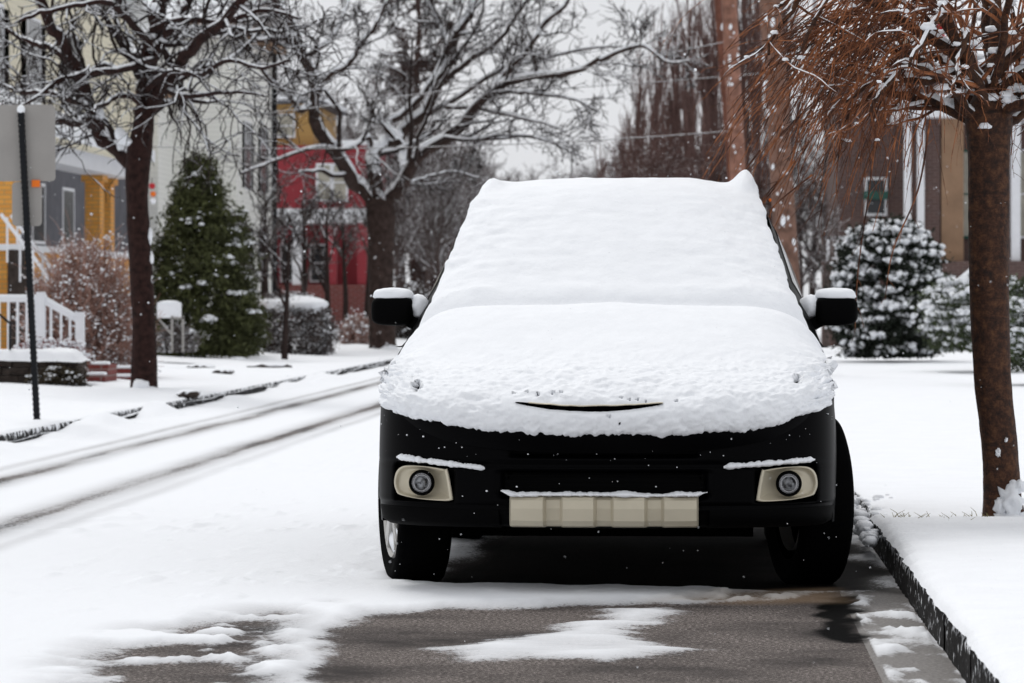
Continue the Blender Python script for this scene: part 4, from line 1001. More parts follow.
# --- weeping tree in the right foreground
def weeping():
    Y0 = 16.75; rg = np.random.default_rng(8); base = at(1005, 520, Y0); base[2] = .09
    t = thing('weeping_tree', 'red twigged weeping tree with peeling brown trunk in the right foreground', 'tree', base)
    pts = [at(1005, 524, Y0), at(1003, 500, Y0), at(999, 440, Y0), at(993, 380, Y0), at(990, 300, Y0), at(989, 220, Y0), at(989, 150, Y0), at(989, 118, Y0), at(991, 92, Y0)]
    rad = [.108, .088, .082, .084, .088, .091, .094, .105, .07]
    n = 90; K = catmull(np.column_stack([pts, rad]), n); m = MB()
    P = K[:, :3]; R = K[:, 3]
    # trunk with irregular ring
    a = np.arange(28)/28*2*np.pi; A, I = np.meshgrid(a, np.arange(n)); 
    wob = 1+.06*fbm(np.cos(A)*1.5+3, np.sin(A)*1.5+I*.05, 5, 3)+.02*fbm(np.cos(A)*5, I*.5, 6, 2)
    ring = P[:, None]+np.stack([np.cos(A)*R[:, None]*wob, np.sin(A)*R[:, None]*wob, 0*A], -1)
    ring = np.concatenate([ring, ring[:, :1]], 1); m.grid(ring)
    top = P[-1]
    LP, LR = [], []
    specs = []
    for i in range(22):
        th = 2*np.pi*i/22+rg.normal(0, .15); specs.append((th, rg.uniform(.55, .98), rg.uniform(.10, .75)))
    for th, ln, rise in specs:
        d = np.array((np.cos(th), np.sin(th), 0)); o = top+np.array((0, 0, rg.uniform(-.20, .05)))
        if d[0] > .2: ln *= .8
        k = [o, o+d*ln*.22+(0, 0, rise*.35), o+d*ln*.45+(0, 0, rise*.75)+rg.normal(0, .04, 3), o+d*ln*.72+(0, 0, rise*.85)+rg.normal(0, .05, 3), o+d*ln+(0, 0, rise*.62), o+d*ln*1.15+(0, 0, rise*.25)]
        K2 = catmull(k, 16)+rg.normal(0, .008, (16, 3)); LP.append(K2); LR.append(np.linspace(rg.uniform(.022, .036), .007, 16))
    LP = np.array(LP); LR = np.array(LR); m.tubes(LP, LR, 8)
    m.build('trunk', 'weep_bark', t, smooth=True)
    cr = MB(); sm = MB()
    P1, R1 = grow(LP, LR, 8, .55, .75, .06, .17, 10, .50, rg, .15, droop=.06, rmin=.0040)
    P2, R2 = grow(P1, R1, 3, .8, .6, -.04, .10, 9, .38, rg, .2, droop=.13, rmin=.0016)
    P2b, R2b = grow(LP, LR, 4, .5, .9, .0, .10, 10, .25, rg, .3, droop=.17, rmin=.0022)
    P3, R3 = grow(P2, R2, 2, .6, .6, -.05, .09, 7, .6, rg, .25, droop=.13, rmin=.0012)
    cr.tubes(P1, R1, 6); cr.tubes(P2, R2, 5); cr.tubes(P2b, R2b, 5); cr.tubes(P3, R3, 4)
    # long drooping whips on the street side
    nW = 190; th = rg.normal(np.pi*1.02, .55, nW); o = top+np.stack([np.cos(th)*rg.uniform(.2, .75, nW), np.sin(th)*rg.uniform(.2, .75, nW), rg.uniform(.10, .62, nW)], -1)
    ln = rg.uniform(.25, .72, nW); dr = rg.uniform(.15, .85, nW); s = np.linspace(0, 1, 14)
    Pw = o[:, None]+np.stack([np.cos(th)[:, None]*ln[:, None]*s, np.sin(th)[:, None]*ln[:, None]*s*.7, .10*s[None]*(1-s[None])*2-dr[:, None]*s[None]**1.35], -1)
    Pw += np.cumsum(rg.normal(0, .0045, Pw.shape), 1)
    Rw = np.linspace(.0042, .0018, 14)[None].repeat(nW, 0); cr.tubes(Pw, Rw, 4)
    P4, R4 = grow(Pw, Rw, 4, .35, .5, -.05, .08, 7, .7, rg, .15, droop=.25, rmin=.0015); cr.tubes(P4, R4, 4)
    # the few hand placed twigs that cross the windshield and the shrub
    for pl in ([(905, 70), (880, 120), (868, 200), (858, 270), (855, 330)], [(800, 120), (790, 165), (770, 190), (748, 218)], [(795, 160), (765, 200), (752, 212)], [(812, 175), (775, 205), (770, 219)], [(760, 150), (742, 175), (728, 200), (714, 220)], [(930, 120), (918, 190), (893, 250), (885, 300)],
               [(985, 50), (930, 52), (880, 75), (835, 100), (800, 122), (785, 130)], [(870, 60), (846, 110), (838, 160), (836, 195)]):
        pp = catmull(np.array([at(x, y, Y0-.25) for x, y in pl]), 16); cr.tubes(pp, np.linspace(.0052, .0020, 16), 5)
        q, qr = grow(pp[None], np.linspace(.004, .002, 16)[None], 5, .14, .6, -.1, .1, 4, .7, rg, .4, rmin=.0018); cr.tubes(q, qr, 4)
    cr.build('crown', 'weep_twig', t, smooth=True)
    snow_tubes(sm, LP, LR, 3, .25, .85, .7, 7, .5); snow_tubes(sm, P1, R1, 4, .02, 1.2, .8, 5, .7)
    # clumps of snow on limb crotches
    C = []; S = []
    for i in range(170):
        a_ = rg.integers(len(LP)); j = rg.integers(1, 12); C.append(LP[a_, j]+np.array((rg.normal(0, .02), rg.normal(0, .02), LR[a_, j]*.9+.004))); s0 = rg.uniform(.010, .030); S.append((s0*1.5, s0*1.3, s0*.75))
    for i in range(160):
        a_ = rg.integers(len(P1)); j = rg.integers(1, 8); C.append(P1[a_, j]+np.array((0, 0, R1[a_, j]+.003))); s0 = rg.uniform(.006, .018); S.append((s0*1.5, s0*1.3, s0*.75))
    for px, py, s0 in ((985, 126, .03), (975, 45, .035), (1005, 95, .035), (960, 92, .03), (940, 88, .025)):
        C.append(at(px, py, Y0-.11)); S.append((s0*1.3, s0, s0*.55))
    sm.inst(*lumpy(ICO2, .38, 3), np.array(C), np.array(S)*.85, seed=3)
    v, tt = ICO3
    for px, py, s_ in ((1010, 503, (.060, .06, .075)), (1016, 521, (.13, .12, .04)), (1000, 506, (.03, .05, .05)), (998, 452, (.012, .02, .022)), (1006, 440, (.008, .02, .010)), (1018, 486, (.035, .04, .03))):
        sm.add(v*np.array(s_)*(1+.55*fbm(v[:, 0]*3+px, v[:, 2]*3, 5, 4)+.2*fbm(v[:, 0]*9+px, v[:, 2]*9, 5, 3))[:, None]+at(px, py, Y0-.075), t=tt)
    sm.build('snow', 'snow_car', t, smooth=True)
    lf = MB().inst(*ICO1, np.array([at(770, 200, Y0-.25)]), np.array([(.010, .006, .009)])); lf.build('leaf', M['orange'], t)
weeping()

# grass tufts on the verge in front of the weeping tree
for i, (px, py, n) in enumerate(((893, 523, 16), (922, 525, 18), (943, 524, 14), (958, 527, 12), (982, 524, 22), (968, 520, 10), (905, 519, 10))):
    c = ground(px, py, .145); rg = np.random.default_rng(100+i); m = MB()
    for k in range(n//2+2):
        a = rg.uniform(0, 6.28); L_ = rg.uniform(.02, .075); b = c+np.array((rg.normal(0, .022), rg.normal(0, .03), 0)); d = np.array((math.cos(a)*.5, math.sin(a)*.5, 1.)); 
        m.tubes(np.array([b, b+d*L_*.5, b+d*L_*.8+(math.cos(a)*L_*.35, math.sin(a)*L_*.2, 0)]), np.array([.0022, .0018, .0006]), 3)
    tag(m.build('grass_tuft', 'grass', origin=c), 'dry grass tuft poking through snow beside the weeping tree', 'grass', 'grass tufts on the verge')

# ================================================================== STREET FURNITURE
# sign post
Y0 = 30.8; b = at(37, 421, Y0)
sp = thing('sign_post', 'black perforated post at the left edge with signs seen from behind', 'sign post', b)
m = MB(); top = at(21, 112, Y0); n = 60
for k in range(n):
    f0 = k/n; f1 = (k+.55)/n; p0 = b+(top-b)*f0; p1 = b+(top-b)*f1; p2 = b+(top-b)*(k+1)/n
    m.bar(p0, p1, .052); m.bar(p1, p2, .044)
m.build('post', 'metal_black', sp)
c = at(23, 142, Y0+.05)
def plate(c, w, h, th=.004, rad=.035):
    a = np.linspace(0, np.pi/2, 6); o = []
    for sx, sz, a0 in ((1, 1, 0), (-1, 1, np.pi/2), (-1, -1, np.pi), (1, -1, 3*np.pi/2)):
        for t in a: o.append((sx*(w/2-rad)+rad*math.cos(a0+t), sz*(h/2-rad)+rad*math.sin(a0+t)))
    o = np.array(o); n = len(o); v = [(c[0]+x, c[1]-th/2, c[2]+z) for x, z in o]+[(c[0]+x, c[1]+th/2, c[2]+z) for x, z in o]+[tuple(c-np.array((0, th/2, 0))), tuple(c+np.array((0, th/2, 0)))]
    t = []; 
    for i in range(n):
        j = (i+1) % n; t += [(i, j, 2*n), (n+j, n+i, 2*n+1), (j, i, n+i), (j, n+i, n+j)]
    return MB().add(v, t=t)
plate(at(24, 143, Y0+.04), .53, .64).build('sign_panel', 'sign_back', sp)
plate(at(27, 204, Y0+.04), .25, .37).build('sign_panel', 'sign_back', sp)
MB().box(*(at(31, 0, Y0)[0], at(39, 0, Y0)[0]), Y0+.02, Y0+.035, at(0, 187, Y0)[2], at(0, 180, Y0)[2]).build('reflector', 'orange', sp)
v, t_ = ICO2; MB().add(v*np.array((.035, .035, .04))+top+(0, 0, .02), t=t_).build('snow', 'snow', sp, smooth=True)

# utility poles / trunks right of centre
def pole(name, label, pts, Y0, r0, r1, mat, snow=True, cat='utility pole', seed=3):
    P = np.array([at(x, y, Y0) for x, y in pts]); K = catmull(P, 40); t = thing(name, label, cat, K[0]); n = 40
    MB().tubes(K, np.linspace(r0, r1, n)*(1+.03*fbm(np.arange(n)*.8, np.zeros(n), seed, 2)), 14).build('shaft', mat, t, smooth=True)
    if snow:
        rg = np.random.default_rng(seed); C = []; S = []
        for k in range(80):
            j = rg.uniform(2, 38); p = K[int(j)]*(1-j % 1)+K[int(j)+1]*(j % 1); rr = np.interp(j, [0, 39], [r0, r1]); a = rg.normal(-1.8, .6)
            C.append(p+np.array((math.cos(a)*rr, math.sin(a)*rr, 0))); s0 = .008+.036*rg.random()**2; S.append((s0*.8, s0*.35, s0*rg.uniform(.8, 2)))
        MB().inst(*lumpy(ICO1, .2, 1), np.array(C), np.array(S), rot=False).build('snow', 'snow', t, smooth=True)
    return t
pole('utility_pole', 'thick reddish utility pole flecked with snow above the car roof', [(742, 345), (738, 180), (732, 60), (726, -60), (718, -200)], 62, .135, .125, 'pole_tan')
pole('utility_pole', 'thin dark red pole leaning close beside the thick one', [(738, 345), (731, 180), (722, 60), (713, -60), (704, -200)], 62.8, .062, .055, 'pole_wood', snow=False)
pole('tree_trunk', 'broad snow flecked trunk behind the car top right corner', [(792, 352), (786, 250), (778, 120), (770, 0), (764, -120)], 50, .165, .14, 'trunk_far', seed=9, cat='tree')
# street lamp arm arching over the street from the pole
m = MB(); pp = catmull([at(708, 76, 62.6), at(690, 56, 62.6), at(662, 44, 62.4), at(635, 41, 62.2)], 16)
# overhead wires
for i, (a, b_, lab) in enumerate((((-200, 95, 70), (900, 60, 78), 'lowest of the overhead wires crossing the left houses'), ((-200, 140, 66), (735, 40, 62), 'overhead wire sloping up to the thick utility pole'), ((-200, 122, 72), (735, 131, 62), 'overhead wire running level across the snowy limbs'))):
    A, B = at(*a), at(*b_); s = np.linspace(0, 1, 40)[:, None]; P = A*(1-s)+B*s; P[:, 2] -= .5*(4*s*(1-s))[:, 0]*.8
    tag(MB().tubes(P, np.full(40, .010), 5).build('overhead_wire', 'twig_grey', origin=A), lab, 'wire', 'overhead wires')

# white railing, steps and retaining wall of the nearest house on the left
Y0 = 44
rl = thing('stair_railing', 'white painted porch step railing stepping down beside the retaining wall', 'railing', at(40, 364, Y0))
for px, y0, y1 in ((41, 292, 364), (80, 312, 364)):
    a = at(px, y1, Y0); c = at(px, y0, Y0); m = MB(); m.box(a[0]-.05, a[0]+.05, Y0-.05, Y0+.05, a[2], c[2]); m.box(a[0]-.06, a[0]+.06, Y0-.06, Y0+.06, c[2]-.06, c[2]-.03); m.build('newel_post', 'white_paint', rl)
m = MB()
for a, c in (((-60, 300), (41, 300)), ((41, 300), (80, 322)), ((-60, 352), (41, 352)), ((41, 352), (80, 362))):
    m.bar(at(*a, Y0), at(*c, Y0), .06, .05)
m.build('rail', 'white_paint', rl)
m = MB()
for k in range(14):
    px = -56+k*9.2; 
    if px < 38: m.bar(at(px, 352, Y0), at(px, 300, Y0), .028)
for px in (51, 61, 70):
    f = (px-41)/39; m.bar(at(px, 352+10*f, Y0), at(px, 300+22*f, Y0), .028)
m.build('baluster', 'white_paint', rl)
m = MB()
for a, c in (((-60, 297), (41, 297)), ((43, 297.5), (79, 318))): 
    s = np.linspace(0, 1, 20)[:, None]; m.tubes(at(*a, Y0)*(1-s)+at(*c, Y0)*s, np.full(20, .032), 7)
m.build('snow', 'snow', rl, smooth=True)
# black thin handrail
hr = thing('handrail', 'thin black metal handrail at the left edge before the white railing', 'handrail', at(10, 378, 42))
m = MB()
for a, c in (((-30, 300), (0, 315)), ((0, 315), (12, 325)), ((10, 325), (10, 378)), ((-8, 312), (-8, 366)), ((-30, 344), (10, 370))): m.bar(at(*a, 42), at(*c, 42), .025)
m.build('rail', 'metal_black', hr)
# retaining wall + ivy + snow
rw = thing('retaining_wall', 'low dark stone retaining wall with snow on top at the left edge', 'wall', at(30, 408, 42))
a, c = at(-80, 410, 42), at(80, 410, 42); zt = at(0, 370, 42)[2]
rg = np.random.default_rng(3); m = MB(); z = .0
for row in range(5):
    x = a[0]+(row % 2)*.1
    while x < c[0]-.1:
        w = rg.uniform(.18, .34); m.box(x+.006, min(x+w, c[0])-.006, 41.9+rg.uniform(-.02, .02), 42.5, z+.004, z+.085); x += w
    z += .089
m.build('stone', 'stone_dark', rw)
m = MB(); xs_ = np.linspace(a[0]-.05, c[0]+.04, 60); ys_ = np.linspace(41.82, 42.62, 20); X, Y = np.meshgrid(xs_, ys_); e = np.minimum(np.minimum(X-xs_[0], xs_[-1]-X), np.minimum(Y-ys_[0], ys_[-1]-Y))
Z = z-.02+.13*sstep(-.02, .16, e)+.03*fbm(X*3, Y*3, 3, 3); m.grid(np.stack([X, Y, Z], -1)); m.build('snow', 'snow', rw, smooth=True)
leafy('ivy', 'trailing evergreen plant hanging over the low stone wall', at(58, 409, 41.75), .34, .16, .42, 160, 30, .022, 71, 'leaf_ivy', .35, .03, trunk=False, cat='plant', spread=.045)
leafy('bush', 'small red leaved bush with snow below the white newel post', at(50, 372, 42.6), .42, .3, .34, 120, 14, .022, 72, 'dead_leaf', .8, .04, trunk=False, cat='bush', spread=.06)
# brick steps
def steps(label, px0, px1, pyb, n, Y0, rise=.12, tread=.26):
    b = at((px0+px1)/2, pyb, Y0); t = thing('brick_steps', label, 'steps', b); x0, x1 = at(px0, pyb, Y0)[0], at(px1, pyb, Y0)[0]
    m = MB(); s = MB()
    for k in range(n):
        m.box(x0, x1, Y0+k*tread, Y0+n*tread+.4, b[2]+k*rise, b[2]+(k+1)*rise-.002*k)
        v, tt = ICO3; pw = np.sign(v)*np.abs(v)**.4
        s.add(pw*np.array(((x1-x0)/2*1.0, tread*.48, .022))+np.array(((x0+x1)/2, Y0+(k+.5)*tread, b[2]+(k+1)*rise+.012)), t=tt)
    m.build('step', 'red_brick', t); s.build('snow', 'snow', t, smooth=True)
steps('red brick steps with snowy treads against the retaining wall end', 82, 101, 396, 3, 43.0)
steps('wider red brick steps with snow, just left of the dark trunk', 103, 130, 394, 3, 44.2, .10)
# small white box on legs
bx = thing('garden_box', 'small white box on thin legs beside the olive conifer', 'box', at(168, 350, 52))
p = at(157, 318, 52); q = at(178, 299, 52); MB().box(p[0], q[0], 52, 52.35, p[2], q[2]-.05).build('box', 'white_paint', bx)
m = MB().inst(*ICO2, np.array([((p[0]+q[0])/2, 52.17, q[2]-.05)]), np.array([((q[0]-p[0])/2*1.0, .2, .03)]), rot=False); m.build('snow', 'snow', bx, smooth=True)
m = MB()
for px in (172, 183):
    m.bar(at(px, 352, 52), at(px, 316, 52), .03)
m.bar(at(158, 318, 52), at(172, 335, 52), .025); m.bar(at(172, 318, 52), at(184, 318, 52), .03); m.build('leg', 'sign_back', bx)
# half-buried stones in the left yard
for i, (px, py, w, lab) in enumerate(((201, 367, .20, 'flat stone in the yard snow nearest the dark trunk'), (223, 372, .14, 'small brown stone half buried in the yard snow'), (238, 360, .13, 'dark stone in the snow below the narrow evergreen'), (270, 366, .35, 'long low stone ledge under the thin sapling'), (188, 394, .13, 'small rock poking out between trunk and kerb'))):
    c = at(px, py, 3715*.95/(py-300)); v, t_ = lumpy(ICO2, .15, i); tag(MB().add(v*np.array((w, .12, .05))+c, t=t_).build('stone', 'stone_dark', origin=c), lab, 'stone', 'stones in the left yard')

# ================================================================== HOUSES
def window(parent, plane, u0, u1, z0, z1, pos, glass='dark_window', frame='white_paint', mull=True, fw=.06, shutters=None):
    """plane 'y': wall faces the camera (normal -Y) at y=pos ; plane 'x': wall faces +X/-X at x=pos"""
    def bx(m, a0, a1, b0, b1, d0, d1):
        if plane == 'y': m.box(a0, a1, pos+d0, pos+d1, b0, b1)
        elif plane == 'x': m.box(pos-d0, pos-d1, a0, a1, b0, b1)
        else: m.box(pos+d0, pos+d1, a0, a1, b0, b1)
    f = MB()
    bx(f, u0-fw, u0, z0-fw, z1+fw, -.06, .02); bx(f, u1, u1+fw, z0-fw, z1+fw, -.06, .02); bx(f, u0, u1, z1, z1+fw, -.06, .02); bx(f, u0, u1, z0-fw, z0, -.08, .02)
    if mull: bx(f, u0, u1, (z0+z1)/2-.02, (z0+z1)/2+.02, -.045, -.018)
    w = f.build('window', frame, parent)
    g_ = MB(); bx(g_, u0, u1, z0, z1, -.02, .01); g_.build('pane', glass, w)
    if shutters:
        sw = (u1-u0)*.45
        for a0_, a1_ in ((u0-fw-sw, u0-fw-.01), (u1+fw+.01, u1+fw+sw)):
            s = MB(); bx(s, a0_, a1_, z0, z1, -.05, .0); s.build('shutter', shutters, w)
def slab_roof(parent, x0, x1, y0, y1, z, over=.4, th=.16, mat='white_paint', snow=.16, name='roof'):
    MB().box(x0-over, x1+over, y0-over, y1+over, z, z+th).build(name, mat, parent)
    xs_ = np.linspace(x0-over-.02, x1+over+.02, 40); ys_ = np.linspace(y0-over-.02, y1+over+.02, 40); X, Y = np.meshgrid(xs_, ys_)
    e = np.minimum(np.minimum(X-xs_[0], xs_[-1]-X), np.minimum(Y-ys_[0], ys_[-1]-Y)); Z = z+th+snow*sstep(-.05, .3, e)+.03*fbm(X, Y, 3, 3)
    MB().grid(np.stack([X, Y, Z], -1)).build('snow', 'snow', parent, smooth=True)
def gable(parent, x0, x1, y0, y1, z, h, axis='y', over=.4, mat='snow', wall=None, th=.25):
    """ridge along axis"""
    m = MB()
    if axis == 'y':
        xm = (x0+x1)/2
        for sx, xe in ((-1, x0-over), (1, x1+over)):
            ze = z-over*h/((x1-x0)/2)
            v = [(xe, y0-over, ze), (xe, y1+over, ze), (xm, y1+over, z+h), (xm, y0-over, z+h)]; v += [(a, b, c+th) for a, b, c in v]
            m.add(v, [(0, 1, 2, 3), (4, 7, 6, 5), (0, 4, 5, 1), (0, 3, 7, 4), (1, 5, 6, 2), (2, 6, 7, 3)])
        if wall: MB().add([(x0, y0, z), (x1, y0, z), (xm, y0, z+h), (x0, y1, z), (x1, y1, z), (xm, y1, z+h)], t=[(0, 1, 2), (3, 5, 4)]).build('gable', wall, parent)
    else:
        ym = (y0+y1)/2
        for ye in (y0-over, y1+over):
            ze = z-over*h/((y1-y0)/2)
            v = [(x0-over, ye, ze), (x1+over, ye, ze), (x1+over, ym, z+h), (x0-over, ym, z+h)]; v += [(a, b, c+th) for a, b, c in v]
            m.add(v, [(0, 1, 2, 3), (4, 7, 6, 5), (0, 4, 5, 1), (0, 3, 7, 4), (1, 5, 6, 2), (2, 6, 7, 3)])
        if wall: MB().add([(x0, y0, z), (x0, y1, z), (x0, ym, z+h), (x1, y0, z), (x1, y1, z), (x1, ym, z+h)], t=[(0, 2, 1), (3, 4, 5)]).build('gable', wall, parent)
    return m.build('roof', mat, parent)
# -- yellow brick porch house (left)
hx = thing('house', 'house with yellow brick porch pillars and snowy porch roof at far left', 'house', (-14, 64, .4))
MB().box(-22, -13.2, 58, 87.5, .3, 4.1).build('wall', 'porch_dark', hx)
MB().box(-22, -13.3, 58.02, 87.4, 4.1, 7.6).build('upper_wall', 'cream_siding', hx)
zp = 1.9
MB().box(-13.2, -10.8, 58, 70.2, .2, zp).build('porch_base', 'yellow_brick', hx)
m = MB(); m.box(-13.3, -10.7, 57.9, 70.3, zp, zp+.10); m.build('porch_floor', 'snow', hx)
for yb, hw_ in ((59.0, .2), (68.1, .14), (69.95, .09)):
    pm = MB().box(-11.3, -11.3+2*hw_, yb-.23, yb+.23, zp+.10, 3.3); pl = pm.build('pillar', 'yellow_brick', hx); MB().box(-11.36, -11.24+2*hw_, yb-.30, yb+.30, 3.3, 3.42).build('capital', 'yellow_brick', pl)
MB().box(-11.35, -10.75, 58, 70.2, 3.42, 3.72).build('beam', 'white_paint', hx)
m = MB(); v = [(-13.2, 57.6, 4.9), (-10.4, 57.6, 3.75), (-10.4, 70.6, 3.75), (-13.2, 70.6, 4.9)]; v += [(a, b, c+.22) for a, b, c in v]
m.add(v, [(3, 2, 1, 0), (4, 5, 6, 7), (0, 1, 5, 4), (1, 2, 6, 5), (2, 3, 7, 6), (3, 0, 4, 7)]); m.build('porch_roof', 'snow', hx)
for y0 in (60, 63, 66.5, 70, 73, 76.5): window(hx, 'x+', y0, y0+1.3, 2.3, 3.4, -13.2)
for y0 in (60.5, 65, 69, 73, 77.5): window(hx, 'x+', y0, y0+1.4, 5.1, 6.7, -13.3, shutters='grey_siding')
window(hx, 'y', -16.0, -15.0, 5.1, 6.6, 58.0)
gable(hx, -22, -13.3, 58, 87.5, 7.6, 3.0, 'x', wall=None); MB().box(-13.28, -13.16, 71, 73, 4.62, 4.72).build('trim', 'red_trim', hx)
# porch steps with rails, left edge
m = MB()
for k in range(7): m.box(-10.7+k*.12, -10.58+k*.12, 57.0, 57.9, .2, zp-.22*k)
m.build('stair', 'stone_dark', hx)
for y_ in (57, 57.85):
    m = MB(); m.bar((-10.8, y_, zp+.55), (-10.0, y_, 1.4), .05)
    for k in range(4): m.bar((-10.7+k*.2, y_, zp-.2-.3*k), (-10.7+k*.2, y_, zp+.5-.26*k), .03)
    m.build('stair_rail', 'white_paint', hx)
# decoration: small hanging lights left of the conifer
dc = thing('porch_ornament', 'red and orange hanging ornament right of the dark trunk', 'ornament', at(153, 200, 58))
for px, py, mt, s_ in ((152, 186, 'red_trim', .05), (153, 194, 'orange', .045), (153, 201, 'white_paint', .05)):
    v, t_ = lumpy(ICO2, .1, 2); MB().add(v*s_+at(px, py, 58), t=t_).build('bauble', mt, dc, smooth=True)
MB().bar(at(152, 178, 58), at(152, 188, 58), .01).build('cord', 'twig_grey', dc)
# -- white house
Yw = 90; x1 = at(237, 300, Yw)[0]
hw = thing('house', 'tall white sided house with dark shuttered windows behind the conifer', 'house', (x1-3, Yw+4, .4))
MB().box(x1-9, x1, Yw, Yw+7.5, .3, 7.6).build('wall', 'white_siding', hw)
z_ = lambda py, Y: at(0, py, Y)[2]
for y0 in (Yw+1.6, Yw+4.9):
    window(hw, 'x+', y0, y0+1.2, z_(190, 93), z_(125, 93), x1, shutters='metal_black', fw=.03, mull=False)
    window(hw, 'x+', y0, y0+1.2, z_(272, 93), z_(228, 93), x1, shutters='metal_black', fw=.03, mull=False)
window(hw, 'y', x1-3.6, x1-2.8, z_(180, Yw), z_(140, Yw), Yw, shutters='metal_black')
window(hw, 'y', x1-6.6, x1-5.8, z_(180, Yw), z_(140, Yw), Yw, shutters='metal_black')
window(hw, 'y', x1-3.6, x1-2.8, z_(262, Yw), z_(225, Yw), Yw, shutters='metal_black')
MB().box(x1-9.3, x1+.35, Yw-.35, Yw+7.8, 7.6, 7.85).build('eave', 'tan_wall', hw)
gable(hw, x1-9, x1, Yw, Yw+7.5, 7.85, 3.2, 'x')
m = MB(); m.box(x1+.02, x1+.14, Yw+7.3, Yw+7.42, .3, 7.6); m.build('downpipe', 'metal_black', hw)
# brownish trim band where the eave passes the porch roof (lower wing)
MB().box(x1-6, x1-1.55, Yw-2.6, Yw-.02, .3, z_(98, Yw-2)).build('wing', 'white_siding', hw)
MB().box(x1-6.3, x1-1.3, Yw-2.9, Yw, z_(98, Yw-2), z_(92, Yw-2)).build('wing_eave', 'tan_wall', hw)
MB().box(x1-6.3, x1-1.3, Yw-2.9, Yw-.01, z_(92, Yw-2), z_(92, Yw-2)+.2).build('snow', 'snow', hw)
# -- red house with yellow upper storey
Yr = 106; xa, xb = at(262, 0, Yr)[0], at(369, 0, Yr)[0]
hr_ = thing('house', 'red sided house with a yellow gable behind the bare limbs', 'house', (xa+1, Yr+4, .4))
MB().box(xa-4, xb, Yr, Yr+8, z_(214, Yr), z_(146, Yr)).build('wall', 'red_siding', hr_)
MB().box(xa-4, xb, Yr+1.8, Yr+8, .3, z_(214, Yr)).build('lower_wall', 'red_siding', hr_)
xm_ = at(312, 0, Yr)[0]
MB().box(xa-4, xm_, Yr+.3, Yr+7, z_(146, Yr), z_(104, Yr)).build('upper_wall', 'yellow_siding', hr_)
window(hr_, 'y', at(272, 0, Yr)[0], at(292, 0, Yr)[0], z_(136, Yr), z_(116, Yr), Yr+.3, 'pale_window')
window(hr_, 'y', at(318, 0, Yr)[0], at(330, 0, Yr)[0], z_(200, Yr), z_(166, Yr), Yr, 'pale_window', mull=True)
window(hr_, 'y', at(334, 0, Yr)[0], at(346, 0, Yr)[0], z_(200, Yr), z_(166, Yr), Yr, 'pale_window', mull=True)
window(hr_, 'y', at(275, 0, Yr)[0], at(290, 0, Yr)[0], z_(280, Yr), z_(245, Yr), Yr+1.8, 'dark_window')
window(hr_, 'y', at(305, 0, Yr)[0], at(322, 0, Yr)[0], z_(280, Yr), z_(245, Yr), Yr+1.8, 'dark_window')
MB().box(xa-4.3, xm_+.3, Yr, Yr+7.3, z_(104, Yr), z_(101, Yr)).build('eave', 'porch_dark', hr_); MB().box(xa-4.3, xm_+.3, Yr, Yr+7.3, z_(101, Yr), z_(96, Yr)).build('snow', 'snow', hr_)
MB().box(xm_+.32, xb+.2, Yr-.2, Yr+8, z_(146, Yr)+.002, z_(141, Yr)).build('snow', 'snow', hr_)
MB().box(xa-4, xb+.1, Yr-1.2, Yr+1.78, z_(224, Yr), z_(214, Yr)).build('porch_roof', 'white_paint', hr_); MB().box(xa-4, xb+.15, Yr-1.25, Yr-.02, z_(214, Yr)+.003, z_(210, Yr)).build('snow', 'snow', hr_)
for px in (266, 297, 332, 362):
    a = at(px, 0, Yr-1)[0]; MB().box(a-.13, a+.13, Yr-1.1, Yr-.85, .3, z_(224, Yr)).build('pillar', 'red_siding' if px > 300 else 'white_paint', hr_)
MB().box(xa-4, xb, Yr-1.2, Yr+1.78, .3, z_(285, Yr)).build('porch_base', 'red_brick', hr_)
# -- brick house on the right
Yb = 84
hb = thing('house', 'brown brick house with white porch columns on the right', 'house', (8, Yb+4, .3))
X_ = lambda px, Y=Yb: at(px, 0, Y)[0]
MB().box(X_(842), X_(1120), Yb+2.4, Yb+12, .1, 6.6).build('wall', 'brown_brick', hb)
window(hb, 'y', X_(872), X_(890), z_(212, Yb), z_(178, Yb), Yb+2.4, 'dark_window')
MB().box(X_(868), X_(893), Yb+1.9, Yb+2.34, z_(198, Yb), z_(190, Yb)).build('awning', 'green_trim', hb)
MB().box(X_(898), X_(1110), Yb-1.2, Yb+2.36, .1, z_(262, Yb)).build('porch_base', 'brown_brick', hb)
MB().box(X_(896), X_(1110), Yb-1.4, Yb+2.37, z_(122, Yb), z_(108, Yb)).build('porch_roof', 'white_paint', hb)
MB().box(X_(895), X_(1110), Yb-1.45, Yb+2.37, z_(108, Yb)+.003, z_(100, Yb)).build('snow', 'snow', hb)
for a, b2, mt in ((902, 909, 'white_paint'), (915, 922, 'white_paint'), (1008, 1017, 'white_paint')):
    MB().box(X_(a), X_(b2), Yb-1, Yb-.8, z_(262, Yb), z_(122, Yb)).build('column', mt, hb)
for a, b2, mt in ((923, 938, 'brown_brick'), (940, 962, 'tan_wall')):
    MB().box(X_(a), X_(b2), Yb-.6, Yb-.2, z_(262, Yb), z_(122, Yb)).build('pillar', mt, hb)
window(hb, 'y', X_(966), X_(984), z_(235, Yb), z_(150, Yb), Yb+2.4, 'pale_window', frame='green_trim')
window(hb, 'y', X_(1022), X_(1050), z_(235, Yb), z_(150, Yb), Yb+2.4, 'pale_window')
for a in (850, 905, 960, 1015): window(hb, 'y', X_(a), X_(a+22), z_(80, Yb), z_(30, Yb), Yb+2.4, 'pale_window')
gable(hb, X_(842), X_(1120), Yb+2.4, Yb+12, 6.6, 2.6, 'x')
